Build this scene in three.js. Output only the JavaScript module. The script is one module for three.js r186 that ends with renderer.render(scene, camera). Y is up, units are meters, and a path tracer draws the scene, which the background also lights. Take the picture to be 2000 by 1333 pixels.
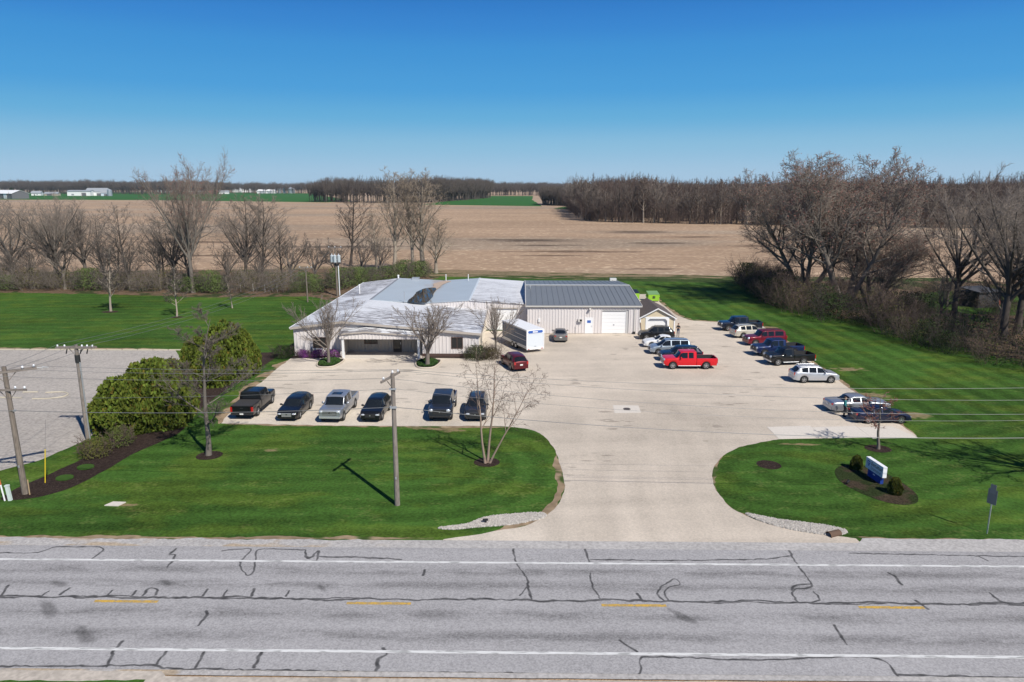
import * as THREE from 'three';
import { mergeGeometries, toCreasedNormals } from 'three/addons/utils/BufferGeometryUtils.js';
import { MarchingCubes } from 'three/addons/objects/MarchingCubes.js';

// ---------- camera, sky, sun, exposure ----------
const scene = new THREE.Scene();
const camera = new THREE.PerspectiveCamera(51.364, 1024 / 682, 0.5, 9000);
camera.position.set(0, 19.7, 0);
camera.rotation.order = 'YXZ';
camera.rotation.set(THREE.MathUtils.degToRad(-12.351), THREE.MathUtils.degToRad(0.8), 0);
const SUN = new THREE.Vector3(0.428, 0.713, 0.555).normalize();
{
  const W = 256, H = 1024, d = new Float32Array(W * H * 4);
  // clear spring sky: pale at the horizon, deepening quickly with elevation (degrees above the horizon -> radiance)
  const stops = [[-90, 0.12, 0.13, 0.12], [-2, 0.34, 0.49, 0.62], [0, 0.36, 0.53, 0.69], [0.9, 0.342, 0.514, 0.677], [3.0, 0.239, 0.465, 0.655], [5.1, 0.125, 0.385, 0.64], [7.16, 0.072, 0.315, 0.635], [9.87, 0.053, 0.269, 0.604], [11.6, 0.041, 0.22, 0.573], [13.33, 0.032, 0.184, 0.525], [25, 0.02, 0.10, 0.33], [50, 0.013, 0.055, 0.19], [90, 0.011, 0.045, 0.155]];
  for (let y = 0; y < H; y++) {
    const e = ((y + 0.5) / H - 0.5) * 180;
    let i = 0; while (i < stops.length - 2 && e > stops[i + 1][0]) i++;
    const a = stops[i], b = stops[i + 1], t = THREE.MathUtils.smoothstep(e, a[0], b[0]) * 0.35 + 0.65 * THREE.MathUtils.clamp((e - a[0]) / (b[0] - a[0]), 0, 1);
    for (let x = 0; x < W; x++) { const o = (y * W + x) * 4; for (let c = 0; c < 3; c++) d[o + c] = a[c + 1] + (b[c + 1] - a[c + 1]) * t; d[o + 3] = 1; }
  }
  const t = new THREE.DataTexture(d, W, H, THREE.RGBAFormat, THREE.FloatType);
  t.mapping = THREE.EquirectangularReflectionMapping; t.magFilter = THREE.LinearFilter; t.minFilter = THREE.LinearFilter; t.needsUpdate = true;
  scene.background = t; scene.environment = t;
}
const sun = new THREE.DirectionalLight(new THREE.Color(1, 0.95, 0.865), 5.0);
sun.position.copy(SUN).multiplyScalar(250).add(new THREE.Vector3(0, 0, -90)); sun.target.position.set(0, 0, -90);
sun.castShadow = true; sun.shadow.mapSize.set(4096, 4096);
Object.assign(sun.shadow.camera, { left: -130, right: 130, top: 130, bottom: -130, near: 10, far: 600 });
sun.shadow.bias = -0.0005;
scene.add(sun, sun.target);
const renderer = new THREE.WebGLRenderer({ antialias: true });
renderer.toneMapping = THREE.LinearToneMapping; renderer.toneMappingExposure = 1.1;
renderer.shadowMap.enabled = true;
scene.fog = new THREE.FogExp2(new THREE.Color(0.62, 0.74, 0.86), 0.00005);

// ---------- helpers ----------
const V = (x, y, z) => new THREE.Vector3(x, y, z);
function RNG(s) { return () => { s = (s + 0x6d2b79f5) | 0; let t = Math.imul(s ^ (s >>> 15), 1 | s); t = (t + Math.imul(t ^ (t >>> 7), 61 | t)) ^ t; return ((t ^ (t >>> 14)) >>> 0) / 4294967296; }; }
const NT = 256, NTAB = new Float32Array(NT * NT); { const r = RNG(77); for (let i = 0; i < NTAB.length; i++) NTAB[i] = r(); }
function vn(x, y) { const ix = Math.floor(x), iy = Math.floor(y); let fx = x - ix, fy = y - iy; fx = fx * fx * (3 - 2 * fx); fy = fy * fy * (3 - 2 * fy);
  const x0 = ix & 255, x1 = (ix + 1) & 255, y0 = (iy & 255) << 8, y1 = ((iy + 1) & 255) << 8;
  const a = NTAB[y0 + x0], b = NTAB[y0 + x1], c = NTAB[y1 + x0], d = NTAB[y1 + x1]; return a + (b - a) * fx + (c - a + (a - b - c + d) * fx) * fy; }
function fbm(x, y, o = 4) { let s = 0, a = 0.5, n = 0; for (let i = 0; i < o; i++) { s += a * vn(x, y); n += a; x = x * 2.03 + 17.1; y = y * 2.03 + 9.7; a *= 0.5; } return s / n; }
const cl = (x, a = 0, b = 1) => Math.min(b, Math.max(a, x)), sst = (x, a, b) => { const t = cl((x - a) / (b - a)); return t * t * (3 - 2 * t); }, mix = (a, b, t) => a + (b - a) * t;
const used = new Map();
function numbered(n) { const k = used.get(n) ?? 0; used.set(n, k + 1); return k ? n + '_' + String(k).padStart(3, '0') : n; }
function mesh(name, geo, m, parent) {
  const o = new THREE.Mesh(geo, m); o.castShadow = o.receiveShadow = true;
  if (parent) { o.name = name; parent.add(o); } else { o.name = numbered(name); scene.add(o); }
  return o;
}
function tag(o, label, category, group, kind) { Object.assign(o.userData, { label }); if (category) o.userData.category = category; if (group) o.userData.group = group; if (kind) o.userData.kind = kind; return o; }
function thing(name, label, category, pos = [0, 0, 0], turn = 0, group) { const o = new THREE.Group(); o.name = numbered(name); scene.add(o); o.position.set(...pos); o.rotation.y = turn; return tag(o, label, category, group); }
function dup(src, label, pos, turn = 0, scale = 1, group) { const r = src.clone(); r.name = numbered(src.name.replace(/_\d{3}$/, '')); scene.add(r); r.position.set(...pos); r.rotation.y = turn; if (Array.isArray(scale)) r.scale.set(...scale); else r.scale.setScalar(scale); r.userData = { ...src.userData, label }; if (group) r.userData.group = group; return r; }
const lin = (r, g, b) => new THREE.Color().setRGB(r, g, b);
const GM = (o) => new THREE.MeshPhysicalMaterial({ specularIntensity: 0.12, ...o }); // dry matte matter: soil, grass, stone
const mat = (r, g, b, rough = 0.85, extra = {}) => rough >= 0.9 ? GM({ color: lin(r, g, b), roughness: rough, side: THREE.DoubleSide, ...extra }) : new THREE.MeshStandardMaterial({ color: lin(r, g, b), roughness: rough, side: THREE.DoubleSide, ...extra });
function tex(w, h, f, srgb = true) { // f(u, v, out) -> linear colour 0..1, v upward
  const d = new Uint8Array(w * h * 4), o = [0, 0, 0];
  const enc = new Uint8Array(4097); for (let i = 0; i <= 4096; i++) { const c = i / 4096; enc[i] = Math.round(255 * (c <= 0.0031308 ? 12.92 * c : 1.055 * Math.pow(c, 1 / 2.4) - 0.055)); }
  for (let y = 0; y < h; y++) for (let x = 0; x < w; x++) { f((x + 0.5) / w, (y + 0.5) / h, o); const i = (y * w + x) * 4; for (let c = 0; c < 3; c++) d[i + c] = srgb ? enc[(cl(o[c]) * 4096) | 0] : cl(o[c]) * 255; d[i + 3] = 255; }
  const t = new THREE.DataTexture(d, w, h); if (srgb) t.colorSpace = THREE.SRGBColorSpace;
  t.wrapS = t.wrapT = THREE.MirroredRepeatWrapping; t.magFilter = THREE.LinearFilter; t.minFilter = THREE.LinearMipmapLinearFilter; t.generateMipmaps = true; t.needsUpdate = true; return t;
}
const bumpTile = tex(512, 512, (u, v, o) => { const x = u * 128, y = v * 128; o[0] = o[1] = o[2] = 0.55 * vn(x * 2, y * 2) + 0.3 * vn(x, y) + 0.15 * vn(x / 3, y / 3); }, false);
bumpTile.wrapS = bumpTile.wrapT = THREE.RepeatWrapping;
function bumpRep(n, m = n) { const t = bumpTile.clone(); t.repeat.set(n, m); t.needsUpdate = true; return t; }
// geometry helpers
function box(x0, x1, y0, y1, z0, z1) { const g = new THREE.BoxGeometry(Math.abs(x1 - x0), Math.abs(y1 - y0), Math.abs(z1 - z0)); g.translate((x0 + x1) / 2, (y0 + y1) / 2, (z0 + z1) / 2); return g; }
function cyl(x, y0, y1, z, r0, r1 = r0, n = 12) { const g = new THREE.CylinderGeometry(r1, r0, y1 - y0, n); g.translate(x, (y0 + y1) / 2, z); return g; }
function rod(a, b, r, r2 = r, n = 8) { const d = b.clone().sub(a), g = new THREE.CylinderGeometry(r2, r, d.length(), n); g.applyQuaternion(new THREE.Quaternion().setFromUnitVectors(V(0, 1, 0), d.clone().normalize())); const m = a.clone().add(b).multiplyScalar(0.5); g.translate(m.x, m.y, m.z); return g; }
const merge = (a) => mergeGeometries(a.map((g) => (g.index ? g.toNonIndexed() : g)).map((g) => { const h = g.clone(); for (const k of Object.keys(h.attributes)) if (!['position', 'normal', 'uv'].includes(k)) h.deleteAttribute(k); return h; }));
function prism(q, th) { // q: 4 corners (any planar-ish quad, seen from above anticlockwise), thickness th downwards
  const lo = q.map((p) => p.clone().setY(p.y - th)), P = [...q, ...lo], f = [[0, 1, 2], [0, 2, 3], [6, 5, 4], [7, 6, 4]];
  for (let i = 0; i < 4; i++) { const j = (i + 1) % 4; f.push([i, i + 4, j], [j, i + 4, j + 4]); }
  const a = [], uv = []; for (const t of f) for (const k of t) { a.push(P[k].x, P[k].y, P[k].z); uv.push(P[k].x, -P[k].z); }
  const g = new THREE.BufferGeometry(); g.setAttribute('position', new THREE.Float32BufferAttribute(a, 3)); g.setAttribute('uv', new THREE.Float32BufferAttribute(uv, 2)); g.computeVertexNormals(); return g;
}
function wobble(pts, step, amp, seed, closed = true) { const out = [], n = pts.length; for (let i = 0; i < (closed ? n : n - 1); i++) { const a = pts[i], b = pts[(i + 1) % n], L = Math.hypot(b[0] - a[0], b[1] - a[1]), k = L < 1e-5 ? 0 : Math.max(1, Math.round(L / step)), A = pts[i][2] ?? amp;
  for (let s = 0; s < k; s++) { const t = s / k, x = mix(a[0], b[0], t), z = mix(a[1], b[1], t), nx = -(b[1] - a[1]) / L, nz = (b[0] - a[0]) / L, d = A * ((fbm(x * 0.7 + seed, z * 0.7 - seed, 3) - 0.5) * 2.2 + (vn(x * 4 + seed, z * 4) - 0.5) * 0.8); out.push([x + nx * d, z + nz * d]); } } if (!closed) out.push(pts[n - 1].slice(0, 2)); return out; }
function smoothLine(pts, n, closed = false) { const c = new THREE.CatmullRomCurve3(pts.map((p) => V(p[0], 0, p[1])), closed, 'centripetal'); return c.getPoints(n).map((p) => [p.x, p.z]); }
function sheetGeo(pts, y, rect) { const s = new THREE.Shape(pts.map((p) => new THREE.Vector2(p[0], -p[1]))), g = new THREE.ShapeGeometry(s); g.rotateX(-Math.PI / 2); g.translate(0, y, 0); const p = g.attributes.position, uv = g.attributes.uv; for (let i = 0; i < p.count; i++) uv.setXY(i, (p.getX(i) - rect[0]) / (rect[1] - rect[0]), (p.getZ(i) - rect[2]) / (rect[3] - rect[2])); return g; }
function sheet(name, pts, y, m, rect, label) { const o = mesh(name, sheetGeo(pts, y, rect), m); o.userData.kind = 'structure'; if (label) o.userData.label = label; return o; }
function ribbonPts(path, w0, w1, seed, amp) { const L = [], R = []; for (let i = 0; i < path.length; i++) { const a = path[Math.max(0, i - 1)], b = path[Math.min(path.length - 1, i + 1)], l = Math.hypot(b[0] - a[0], b[1] - a[1]) || 1, nx = -(b[1] - a[1]) / l, nz = (b[0] - a[0]) / l, t = i / (path.length - 1), taper = Math.min(1, Math.min(t, 1 - t) * 10 + 0.08), p = path[i];
  const q = (k) => amp * (fbm(p[0] * 0.9 + seed + k, p[1] * 0.9, 3) - 0.35) * 2; L.push([p[0] + nx * (w0 + q(3)) * taper, p[1] + nz * (w0 + q(3)) * taper]); R.push([p[0] - nx * (w1 + q(8)) * taper, p[1] - nz * (w1 + q(8)) * taper]); } return [...L, ...R.reverse()]; }
const ellipse = (x, z, a, b, turn = 0, n = 40) => Array.from({ length: n }, (_, i) => { const t = (i / n) * Math.PI * 2, c = Math.cos(turn), s = Math.sin(turn), X = a * Math.cos(t), Z = b * Math.sin(t); return [x + X * c - Z * s, z + X * s + Z * c]; });
console.log('helpers ok');

// ---------- ground ----------
// ploughed field, one sheet to the horizon
const fieldRect = [-420, 420, -120, -920];
const damp = [[3.9, -263, 19, 7], [-2, -268, 26, 5], [14, -219, 27, 4.5], [8, -242, 16, 4], [50, -314, 18, 12], [49, -252, 15, 5], [31, -172.8, 9, 1.9], [80, -241, 14, 5], [67, -283, 15, 5], [10, -206, 14, 2.4], [70, -178, 14, 2], [-60, -236, 30, 6], [-120, -255, 40, 6], [-90, -205, 22, 3]];
const fieldTex = tex(2048, 2048, (u, v, o) => {
  const x = mix(fieldRect[0], fieldRect[1], u), z = mix(fieldRect[2], fieldRect[3], v);
  const n = fbm(x * 0.012 + 3, z * 0.03, 4), s = fbm(x * 0.02, z * 0.35 + 40, 4), f = vn(x * 2.1, z * 2.1), r = vn(x * 0.06, z * 1.4), st = vn(x * 1.1 + 80, z * 1.1);
  let k = 0.70 + 0.30 * n + 0.24 * (s - 0.5) + 0.22 * (f - 0.5) + 0.14 * (r - 0.5);
  let wet = sst(fbm(x * 0.014 + 9, z * 0.10 + 5, 4), 0.58, 0.74) * 0.13;
  for (const [px, pz, a, b] of damp) { const q0 = Math.hypot((x - px) / a, (z - pz) / b); if (q0 > 1.7) continue; const q = q0 + (fbm(x * 0.15, z * 0.8 + 3, 3) - 0.5) * 1.0; wet = Math.max(wet, 1.05 * (1 - sst(q, 0.3, 1.1))); }
  const grey = sst(fbm(x * 0.006 + 50, z * 0.02, 3), 0.45, 0.65), dry = sst(st, 0.62, 0.9) * 0.18;
  o[0] = (0.412 + dry) * k * (1 - 0.12 * grey); o[1] = (0.288 + dry * 0.85) * k * (1 - 0.05 * grey); o[2] = (0.194 + dry * 0.6) * k * (1 + 0.02 * grey);
  o[0] *= 1 - 0.55 * wet; o[1] *= 1 - 0.56 * wet; o[2] *= 1 - 0.55 * wet;
});
sheet('ploughed_field', [[-7000, 60], [7000, 60], [7000, -8500], [-7000, -8500]], -0.06, GM({ map: fieldTex, roughness: 1, bumpMap: bumpRep(130, 120), bumpScale: 0.06 }), fieldRect, 'tan ploughed field with dark damp streaks');
// far wheat fields
const wheatTex = tex(512, 512, (u, v, o) => { const n = fbm(u * 40, v * 160, 4), s = vn(u * 6, v * 200); const k = 0.75 + 0.4 * n + 0.15 * s; o[0] = 0.034 * k; o[1] = 0.115 * k; o[2] = 0.026 * k; });
const wheatM = GM({ map: wheatTex, roughness: 1 });
sheet('green_field', wobble([[-1900, -1240], [-760, -1045], [-520, -1010], [-235, -872], [-232, -980], [-560, -1900], [-860, -2190], [-2600, -2300]], 40, 3, 4), -0.03, wheatM, [-2600, 0, -900, -2300], 'distant green wheat field behind the fencerow');
sheet('green_field', wobble([[-108, -770], [21, -711], [14, -1000], [22, -1420], [-72, -1430]], 30, 2, 9), -0.03, wheatM, [-400, 400, -700, -1500], 'green wheat strip between the two woods');
sheet('green_field', wobble([[28, -640], [90, -560], [110, -585], [40, -690]], 12, 1, 2), -0.03, wheatM, [-400, 400, -500, -1500], 'thin green verge beside the far wood');

// mown lawns
function lawnColour(x, z, o) {
  const big = fbm(x * 0.09 + 4, z * 0.11, 4), mid = fbm(x * 0.7, z * 0.9 + 7, 3), fine = vn(x * 9, z * 9), fin2 = vn(x * 23 + 3, z * 23);
  let stripe = 0;
  if (z > -58 && x < 6) { // mown along the road, turning round the drive's end
    const rx = x + 7, rz = z + 47.5, R = rx > 0 ? Math.hypot(rx * 0.92, rz) : Math.abs(rz + 0.08 * rx); stripe = Math.sin((R * 2 * Math.PI) / 2.1 + 0.6 * fbm(x * 0.3, z * 0.3, 2)) * (rx > -1 ? 1 : 0.55);
  } else if (z > -58) { const R = Math.hypot((x - 19) * 0.75, z + 47); stripe = Math.sin((R * 2 * Math.PI) / 2.0) * 0.9; if (x > 26) stripe = Math.sin(((x * 0.4 + z) * 2 * Math.PI) / 2.2) * 0.6; }
  else if (x > 20) stripe = Math.sin(((x - 0.03 * z) * 2 * Math.PI) / 2.6) * 1.25;
  else stripe = Math.sin(((z + 0.07 * x) * 2 * Math.PI) / 2.6) * 0.35;
  let k = 0.60 + 0.54 * big + 0.34 * (mid - 0.5) + 0.5 * (fine - 0.5) + 0.34 * (fin2 - 0.5) + 0.13 * Math.tanh(2.2 * stripe);
  const yel = sst(fbm(x * 0.22 + 31, z * 0.5 + 2, 4), 0.48, 0.70) * 0.6, straw = sst(fbm(x * 0.8 + 11, z * 1.7, 4), 0.60, 0.72) * 0.7 * sst(vn(x * 7, z * 9 + 4), 0.35, 0.8);
  o[0] = 0.05 * k * (1 + 0.75 * yel) + straw * 0.06; o[1] = 0.112 * k * (1 + 0.20 * yel) + straw * 0.05; o[2] = 0.0195 * k + straw * 0.02;
}
const worn = [[-6.8, -56.0, 2.6, 0.9], [29.5, -100.5, 3.5, 1.2], [34, -99, 2.5, 2], [33.8, -66, 1.4, 1.2], [34.5, -60, 1.6, 0.9], [36, -76, 2, 0.8], [-19, -50.8, 0.8, 0.3], [-25, -41.2, 0.7, 0.25], [21.5, -52.6, 2, 0.25]];
const frontRect = [-46, 46, -36, -60];
const frontTex = tex(2048, 1024, (u, v, o) => { const x = mix(frontRect[0], frontRect[1], u), z = mix(frontRect[2], frontRect[3], v); lawnColour(x, z, o);
  for (const [a, b, c, d] of worn) { if (Math.abs(x - a) > c * 2 || Math.abs(z - b) > d * 2) continue; const q = 1 - sst(Math.hypot((x - a) / c, (z - b) / d) + (fbm(x * 1.6, z * 2.4, 3) - 0.5) * 1.5, 0.5, 1.0), g = 0.75 + 0.5 * vn(x * 12, z * 12); if (q > 0) { o[0] = mix(o[0], 0.26 * g, q * 0.8); o[1] = mix(o[1], 0.19 * g, q * 0.8); o[2] = mix(o[2], 0.11 * g, q * 0.8); } } });
const backRect = [-130, 110, -56, -170];
const backTex = tex(2048, 1024, (u, v, o) => { const x = mix(backRect[0], backRect[1], u), z = mix(backRect[2], backRect[3], v); lawnColour(x, z, o);
  for (const [a, b, c, d] of worn) { if (Math.abs(x - a) > c * 2 || Math.abs(z - b) > d * 2) continue; const q = 1 - sst(Math.hypot((x - a) / c, (z - b) / d) + (fbm(x * 1.6, z * 2.4, 3) - 0.5) * 1.6, 0.5, 1.0), g = 0.75 + 0.5 * vn(x * 9, z * 9); if (q > 0) { o[0] = mix(o[0], 0.27 * g, q * 0.75); o[1] = mix(o[1], 0.2 * g, q * 0.75); o[2] = mix(o[2], 0.12 * g, q * 0.75); } } });
const lawnM = (t, n, m) => GM({ map: t, roughness: 1, bumpMap: bumpRep(n, m), bumpScale: 0.02 });
sheet('front_lawn', [[-70, -36], [70, -36], [70, -58], [-70, -58]], 0, lawnM(frontTex, 36, 9), frontRect, 'mown green lawn beside the road');
sheet('side_lawn', wobble([[-130, -58, 0], [110, -58, 0], [110, -112, 0], [60, -112, 0], [58, -142], [52, -146], [20, -150], [-18, -157], [-22, -140, 0.6], [-31.5, -121.5, 0.9], [-39.5, -128.5, 0.9], [-55.7, -126.8, 0.9], [-77, -130.3, 0.9], [-99, -132.5, 0.9], [-130, -134, 0]], 1.2, 0.7, 3), -0.004, lawnM(backTex, 90, 42), backRect, 'mown green lawn round the buildings');
// rough grass and straw between lawn and field
const roughTex = tex(1024, 256, (u, v, o) => { const x = u * 130, z = v * 30, n = fbm(x * 0.35, z * 0.9, 4), f = vn(x * 4, z * 5), k = 0.6 + 0.5 * f + 0.4 * (n - 0.5), t = sst(n + (v - 0.5) * 0.9, 0.35, 0.62); o[0] = mix(0.075, 0.36, t) * k; o[1] = mix(0.115, 0.27, t) * k; o[2] = mix(0.035, 0.165, t) * k; });
sheet('rough_verge', wobble([[-60, -146], [-18, -155], [20, -148.5], [52, -144.5], [95, -140], [95, -156], [54, -158], [20, -163], [-17, -170], [-60, -178]], 0.8, 0.9, 21), -0.02, GM({ map: roughTex, roughness: 1, bumpMap: bumpRep(60, 12), bumpScale: 0.12 }), [-60, 95, -146, -172], 'strip of rough grass and straw along the ploughed field');
const litterTex = tex(1024, 256, (u, v, o) => { const x = u * 140, z = v * 20, n = fbm(x * 0.5, z * 0.8, 4), f = vn(x * 6, z * 6), k = 0.55 + 0.7 * f; const g = sst(n, 0.5, 0.7); o[0] = mix(0.21, 0.07, g) * k; o[1] = mix(0.145, 0.085, g) * k; o[2] = mix(0.095, 0.035, g) * k; });
const litterM = GM({ map: litterTex, roughness: 1, bumpMap: bumpRep(60, 10), bumpScale: 0.1 });
sheet('leaf_litter', wobble([[-150, -131.5], [-99, -131.7], [-77, -129.4], [-55.7, -125.9], [-39.5, -127.6], [-31.6, -121], [-24, -137], [-18, -156], [-45, -172], [-150, -160]], 1, 0.8, 33), 0.004, litterM, [-150, -10, -120, -160], 'brown leaf litter under the fencerow trees');
sheet('leaf_litter', wobble([[52, -150], [48.5, -123], [48.2, -106.5], [58, -103.5], [55.5, -93.5], [54.8, -84.5], [58, -80.5], [110, -74], [110, -150]], 1, 0.9, 35), 0.004, litterM, [40, 180, -70, -150], 'brown leaf litter under the thicket beside the right lawn');

// gravel car park and drive
const lotRect = [-30, 38, -36, -134];
const lotTex = tex(2048, 2048, (u, v, o) => {
  const x = mix(lotRect[0], lotRect[1], u), z = mix(lotRect[2], lotRect[3], v);
  const big = fbm(x * 0.07 + 1, z * 0.07, 4), mid = fbm(x * 0.45 + 8, z * 0.35, 4), fine = vn(x * 11, z * 11), f2 = vn(x * 27, z * 22 + 5), tr = fbm(x * 0.9 + 3 * vn(x * 0.1, z * 0.05), z * 0.05 + 7, 3), tr2 = fbm(x * 0.06, z * 0.8 + 2 * vn(x * 0.07, 3), 3);
  let k = 0.90 + 0.26 * (big - 0.5) + 0.20 * (mid - 0.5) + 0.15 * (fine - 0.5) + 0.18 * (f2 - 0.5) + 0.22 * (tr - 0.5) * sst(z, -70, -45) + 0.2 * (tr2 - 0.5);
  const pale = sst(fbm(x * 0.18 + 60, z * 0.22, 4), 0.52, 0.7), front = 1 - sst(x, -3, 5); k += 0.08 * pale * (0.4 + 0.6 * front) + 0.035 * front;
  const bay = Math.max(0, 1 - Math.abs(z + 60) / 3.2) * (x < -1 ? 1 : 0), oil = sst(vn(x * 0.9 + 31, z * 0.9), 0.8, 0.92) * bay * 0.25; k -= oil * sst(vn(x * 5, z * 5), 0.3, 0.7);
  const scuff = sst(fbm(x * 0.55 + 21, z * 1.9 + 3, 3), 0.70, 0.78) * sst(vn(x * 0.2, z * 0.2 + 50), 0.45, 0.7) * 0.35;
  const w = 0.5 + 0.5 * front; o[0] = 0.60 * k * (1 - scuff); o[1] = mix(0.515, 0.53, w) * k * (1 - scuff); o[2] = mix(0.425, 0.445, w) * k * (1 - scuff);
});
const lotM = GM({ map: lotTex, roughness: 0.97, bumpMap: bumpRep(34, 49), bumpScale: 0.02 });
const driveL = smoothLine([[-4.4, -37.05], [0.4, -38.9], [2.0, -41], [2.8, -43.7], [2.85, -48], [2.1, -53.3], [0.9, -55.6], [-1.2, -56.35], [-6.8, -56.5]], 60), driveR = smoothLine([[20.5, -53.7], [18.6, -52.9], [16.6, -51.8], [14.5, -49.2], [13.2, -45.9], [12.9, -43], [13.4, -40.8], [14.7, -39.1], [17, -38.15], [19.2, -37.45]], 60);
const lotPts = wobble([...driveL.map((p) => [...p, 0.1]), [-12, -56.4], [-25.5, -56.9], [-26.7, -68.3], [-27.0, -79, 0.05], [-27, -83, 0], [-5, -83, 0], [-5, -96.5, 0], [16.5, -96.5, 0], [17.5, -131, 0.1], [23.9, -131], [23.9, -116.8], [24.1, -109.6], [25.3, -104.6], [29.6, -103.2], [34.6, -101.4], [34.4, -92], [33.4, -83.7], [32.8, -71], [32.2, -63.2], [31.8, -54.5, 0.02], ...driveR.map((p) => [...p, 0.1]), [19.3, -36.6, 0], [-4.6, -36.6, 0]], 0.5, 0.16, 5);
sheet('gravel_lot', lotPts, 0.012, lotM, lotRect, 'pale crushed stone car park and drive');
// fringe of dead grass and dirt along the gravel
const deadTex = tex(512, 512, (u, v, o) => { const x = u * 40, z = v * 40, f = vn(x * 6, z * 6), n = fbm(x * 1.1, z * 1.1, 4), k = 0.6 + 0.5 * f + 0.5 * (n - 0.5); const g = sst(n, 0.56, 0.66); o[0] = mix(0.40, 0.08, g) * k; o[1] = mix(0.295, 0.12, g) * k; o[2] = mix(0.19, 0.035, g) * k; });
const deadM = GM({ map: deadTex, roughness: 1, bumpMap: bumpRep(30), bumpScale: 0.05 });
const dR = [-40, 40, -40, -120];
const dead = (path, w0, w1, seed, amp, label) => sheet('dead_grass', ribbonPts(wobble(path, 0.25, 0.05, seed, false), w0, w1, seed, amp), 0.008 + 0.0004 * seed, deadM, dR, label);
dead(driveL.slice(4, 34), -0.02, 0.38, 1, 0.3, 'dead grass fringe along the left lip of the drive'); dead([[-25.6, -56.8], [-26.7, -68.3], [-27, -79]], 0.3, 0.75, 2, 0.5, 'bare dirt fringe along the left side of the car park'); dead([[-25, -56.75], [-12, -56.3], [-1, -56.2]], 0.05, 0.22, 3, 0.3, 'dead grass fringe along the front of the car park');
dead(driveR.slice(6, 60), 0.35, 0.0, 4, 0.35, 'dead grass fringe along the right lip of the drive'); dead([[23.9, -131], [23.9, -116.8], [24.1, -109.6], [25.3, -104.6], [29.6, -103.2], [34.6, -101.4]], 0.1, 0.5, 5, 0.4, 'bare dirt fringe behind the drive past the shed'); dead([[34.5, -92], [33.4, -83.7], [32.8, -71], [32.2, -63.2], [31.8, -54.6]], 0.05, 0.3, 6, 0.35, 'dead grass fringe along the right side of the car park');
dead([[-60, -36.95], [-30, -36.9], [-15, -36.95], [-5, -37.15]], 0.06, 0.12, 7, 0.3, 'dead grass fringe along the road before the left lawn'); dead([[18.2, -37.7], [23, -37.25], [40, -37.2], [60, -37.3]], 0.04, 0.12, 8, 0.25, 'dead grass fringe along the road before the right lawn');
// concrete pieces
const concTex = tex(512, 512, (u, v, o) => { const k = 0.86 + 0.2 * (fbm(u * 12, v * 12, 4) - 0.5) + 0.12 * (vn(u * 180, v * 180) - 0.5); o[0] = 0.68 * k; o[1] = 0.625 * k; o[2] = 0.555 * k; });
const concM = GM({ map: concTex, roughness: 0.9 });
for (const [x0, x1] of [[20.5, 24.2], [24.22, 28.0], [28.02, 31.7]]) { const q = [V(x0, 0.03, x0 === 20.5 ? -53.75 : -54.0), V(x1, 0.03, -54.2), V(x1 - (x1 > 31 ? 0.7 : 0), 0.03, -56.95), V(x0, 0.03, -56.6)], o = mesh('concrete_pad', prism(q, 0.05), concM); o.userData.kind = 'structure'; o.userData.label = 'bay of the pale concrete slab at the lawn edge'; }
{ const o = mesh('concrete_apron', prism([V(8.25, 0.022, -60.15), V(10.62, 0.022, -60.3), V(10.72, 0.022, -62.4), V(8.4, 0.022, -62.5)], 0.04), concM); o.userData.kind = 'structure'; o.userData.label = 'square concrete collar set in the gravel round a drain';
  const t = thing('drain_cover', 'dark iron drain grate in the concrete square of the car park', 'drain', [9.5, 0.022, -61.3], 0.6); mesh('rim', new THREE.TorusGeometry(0.3, 0.03, 6, 20).rotateX(Math.PI / 2).translate(0, 0.012, 0), mat(0.06, 0.05, 0.05, 0.7), t); for (let i = -2; i <= 2; i++) mesh('bar', box(-0.26, 0.26, 0.004, 0.024, i * 0.1 - 0.025, i * 0.1 + 0.025), mat(0.07, 0.06, 0.06, 0.7), t); }
{ const t = mesh('access_lid', prism([V(-26.25, 0.05, -41.05), V(-25.35, 0.05, -41.0), V(-25.15, 0.05, -41.55), V(-26.0, 0.05, -41.6)], 0.07), concM); tag(t, 'pale square concrete lid lying in the left lawn', 'lid'); }
// neighbour's gravel lot with its pale kerb
const lot2Tex = tex(1024, 1024, (u, v, o) => { const x = u * 60, z = v * 42, k = 0.93 + 0.2 * (fbm(x * 0.12, z * 0.12, 4) - 0.5) + 0.34 * (vn(x * 7, z * 7) - 0.5) + 0.2 * (vn(x * 16, z * 16) - 0.5) + 0.12 * (fbm(x * 0.05, z * 0.9, 3) - 0.5); const tr = Math.abs(Math.hypot((x - 16) * 0.55, z - 20) - 9 - 1.5 * fbm(x * 0.1, z * 0.1, 2)) < 0.25 ? 0.82 : 1; o[0] = 0.455 * k * tr; o[1] = 0.415 * k * tr; o[2] = 0.375 * k * tr; });
sheet('neighbour_lot', wobble([[-95, -84.4, 0.1], [-42.6, -84.3, 0.1], [-38.4, -77.6], [-36.6, -66], [-35.6, -60.7], [-34.5, -52.5], [-35.4, -48.4], [-36.9, -46.4], [-41, -44.4], [-95, -43.8]], 0.6, 0.15, 14), 0.01, GM({ map: lot2Tex, roughness: 1, bumpMap: bumpRep(30), bumpScale: 0.03 }), [-95, -35, -43, -85], 'grey gravel lot beyond the evergreens');
dead([[-90, -84.5], [-60, -84.6], [-43, -84.5]], 0.1, 0.5, 9, 0.3, 'straw fringe behind the neighbouring gravel lot');
const kerbM = mat(0.52, 0.47, 0.36, 0.9);
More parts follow.
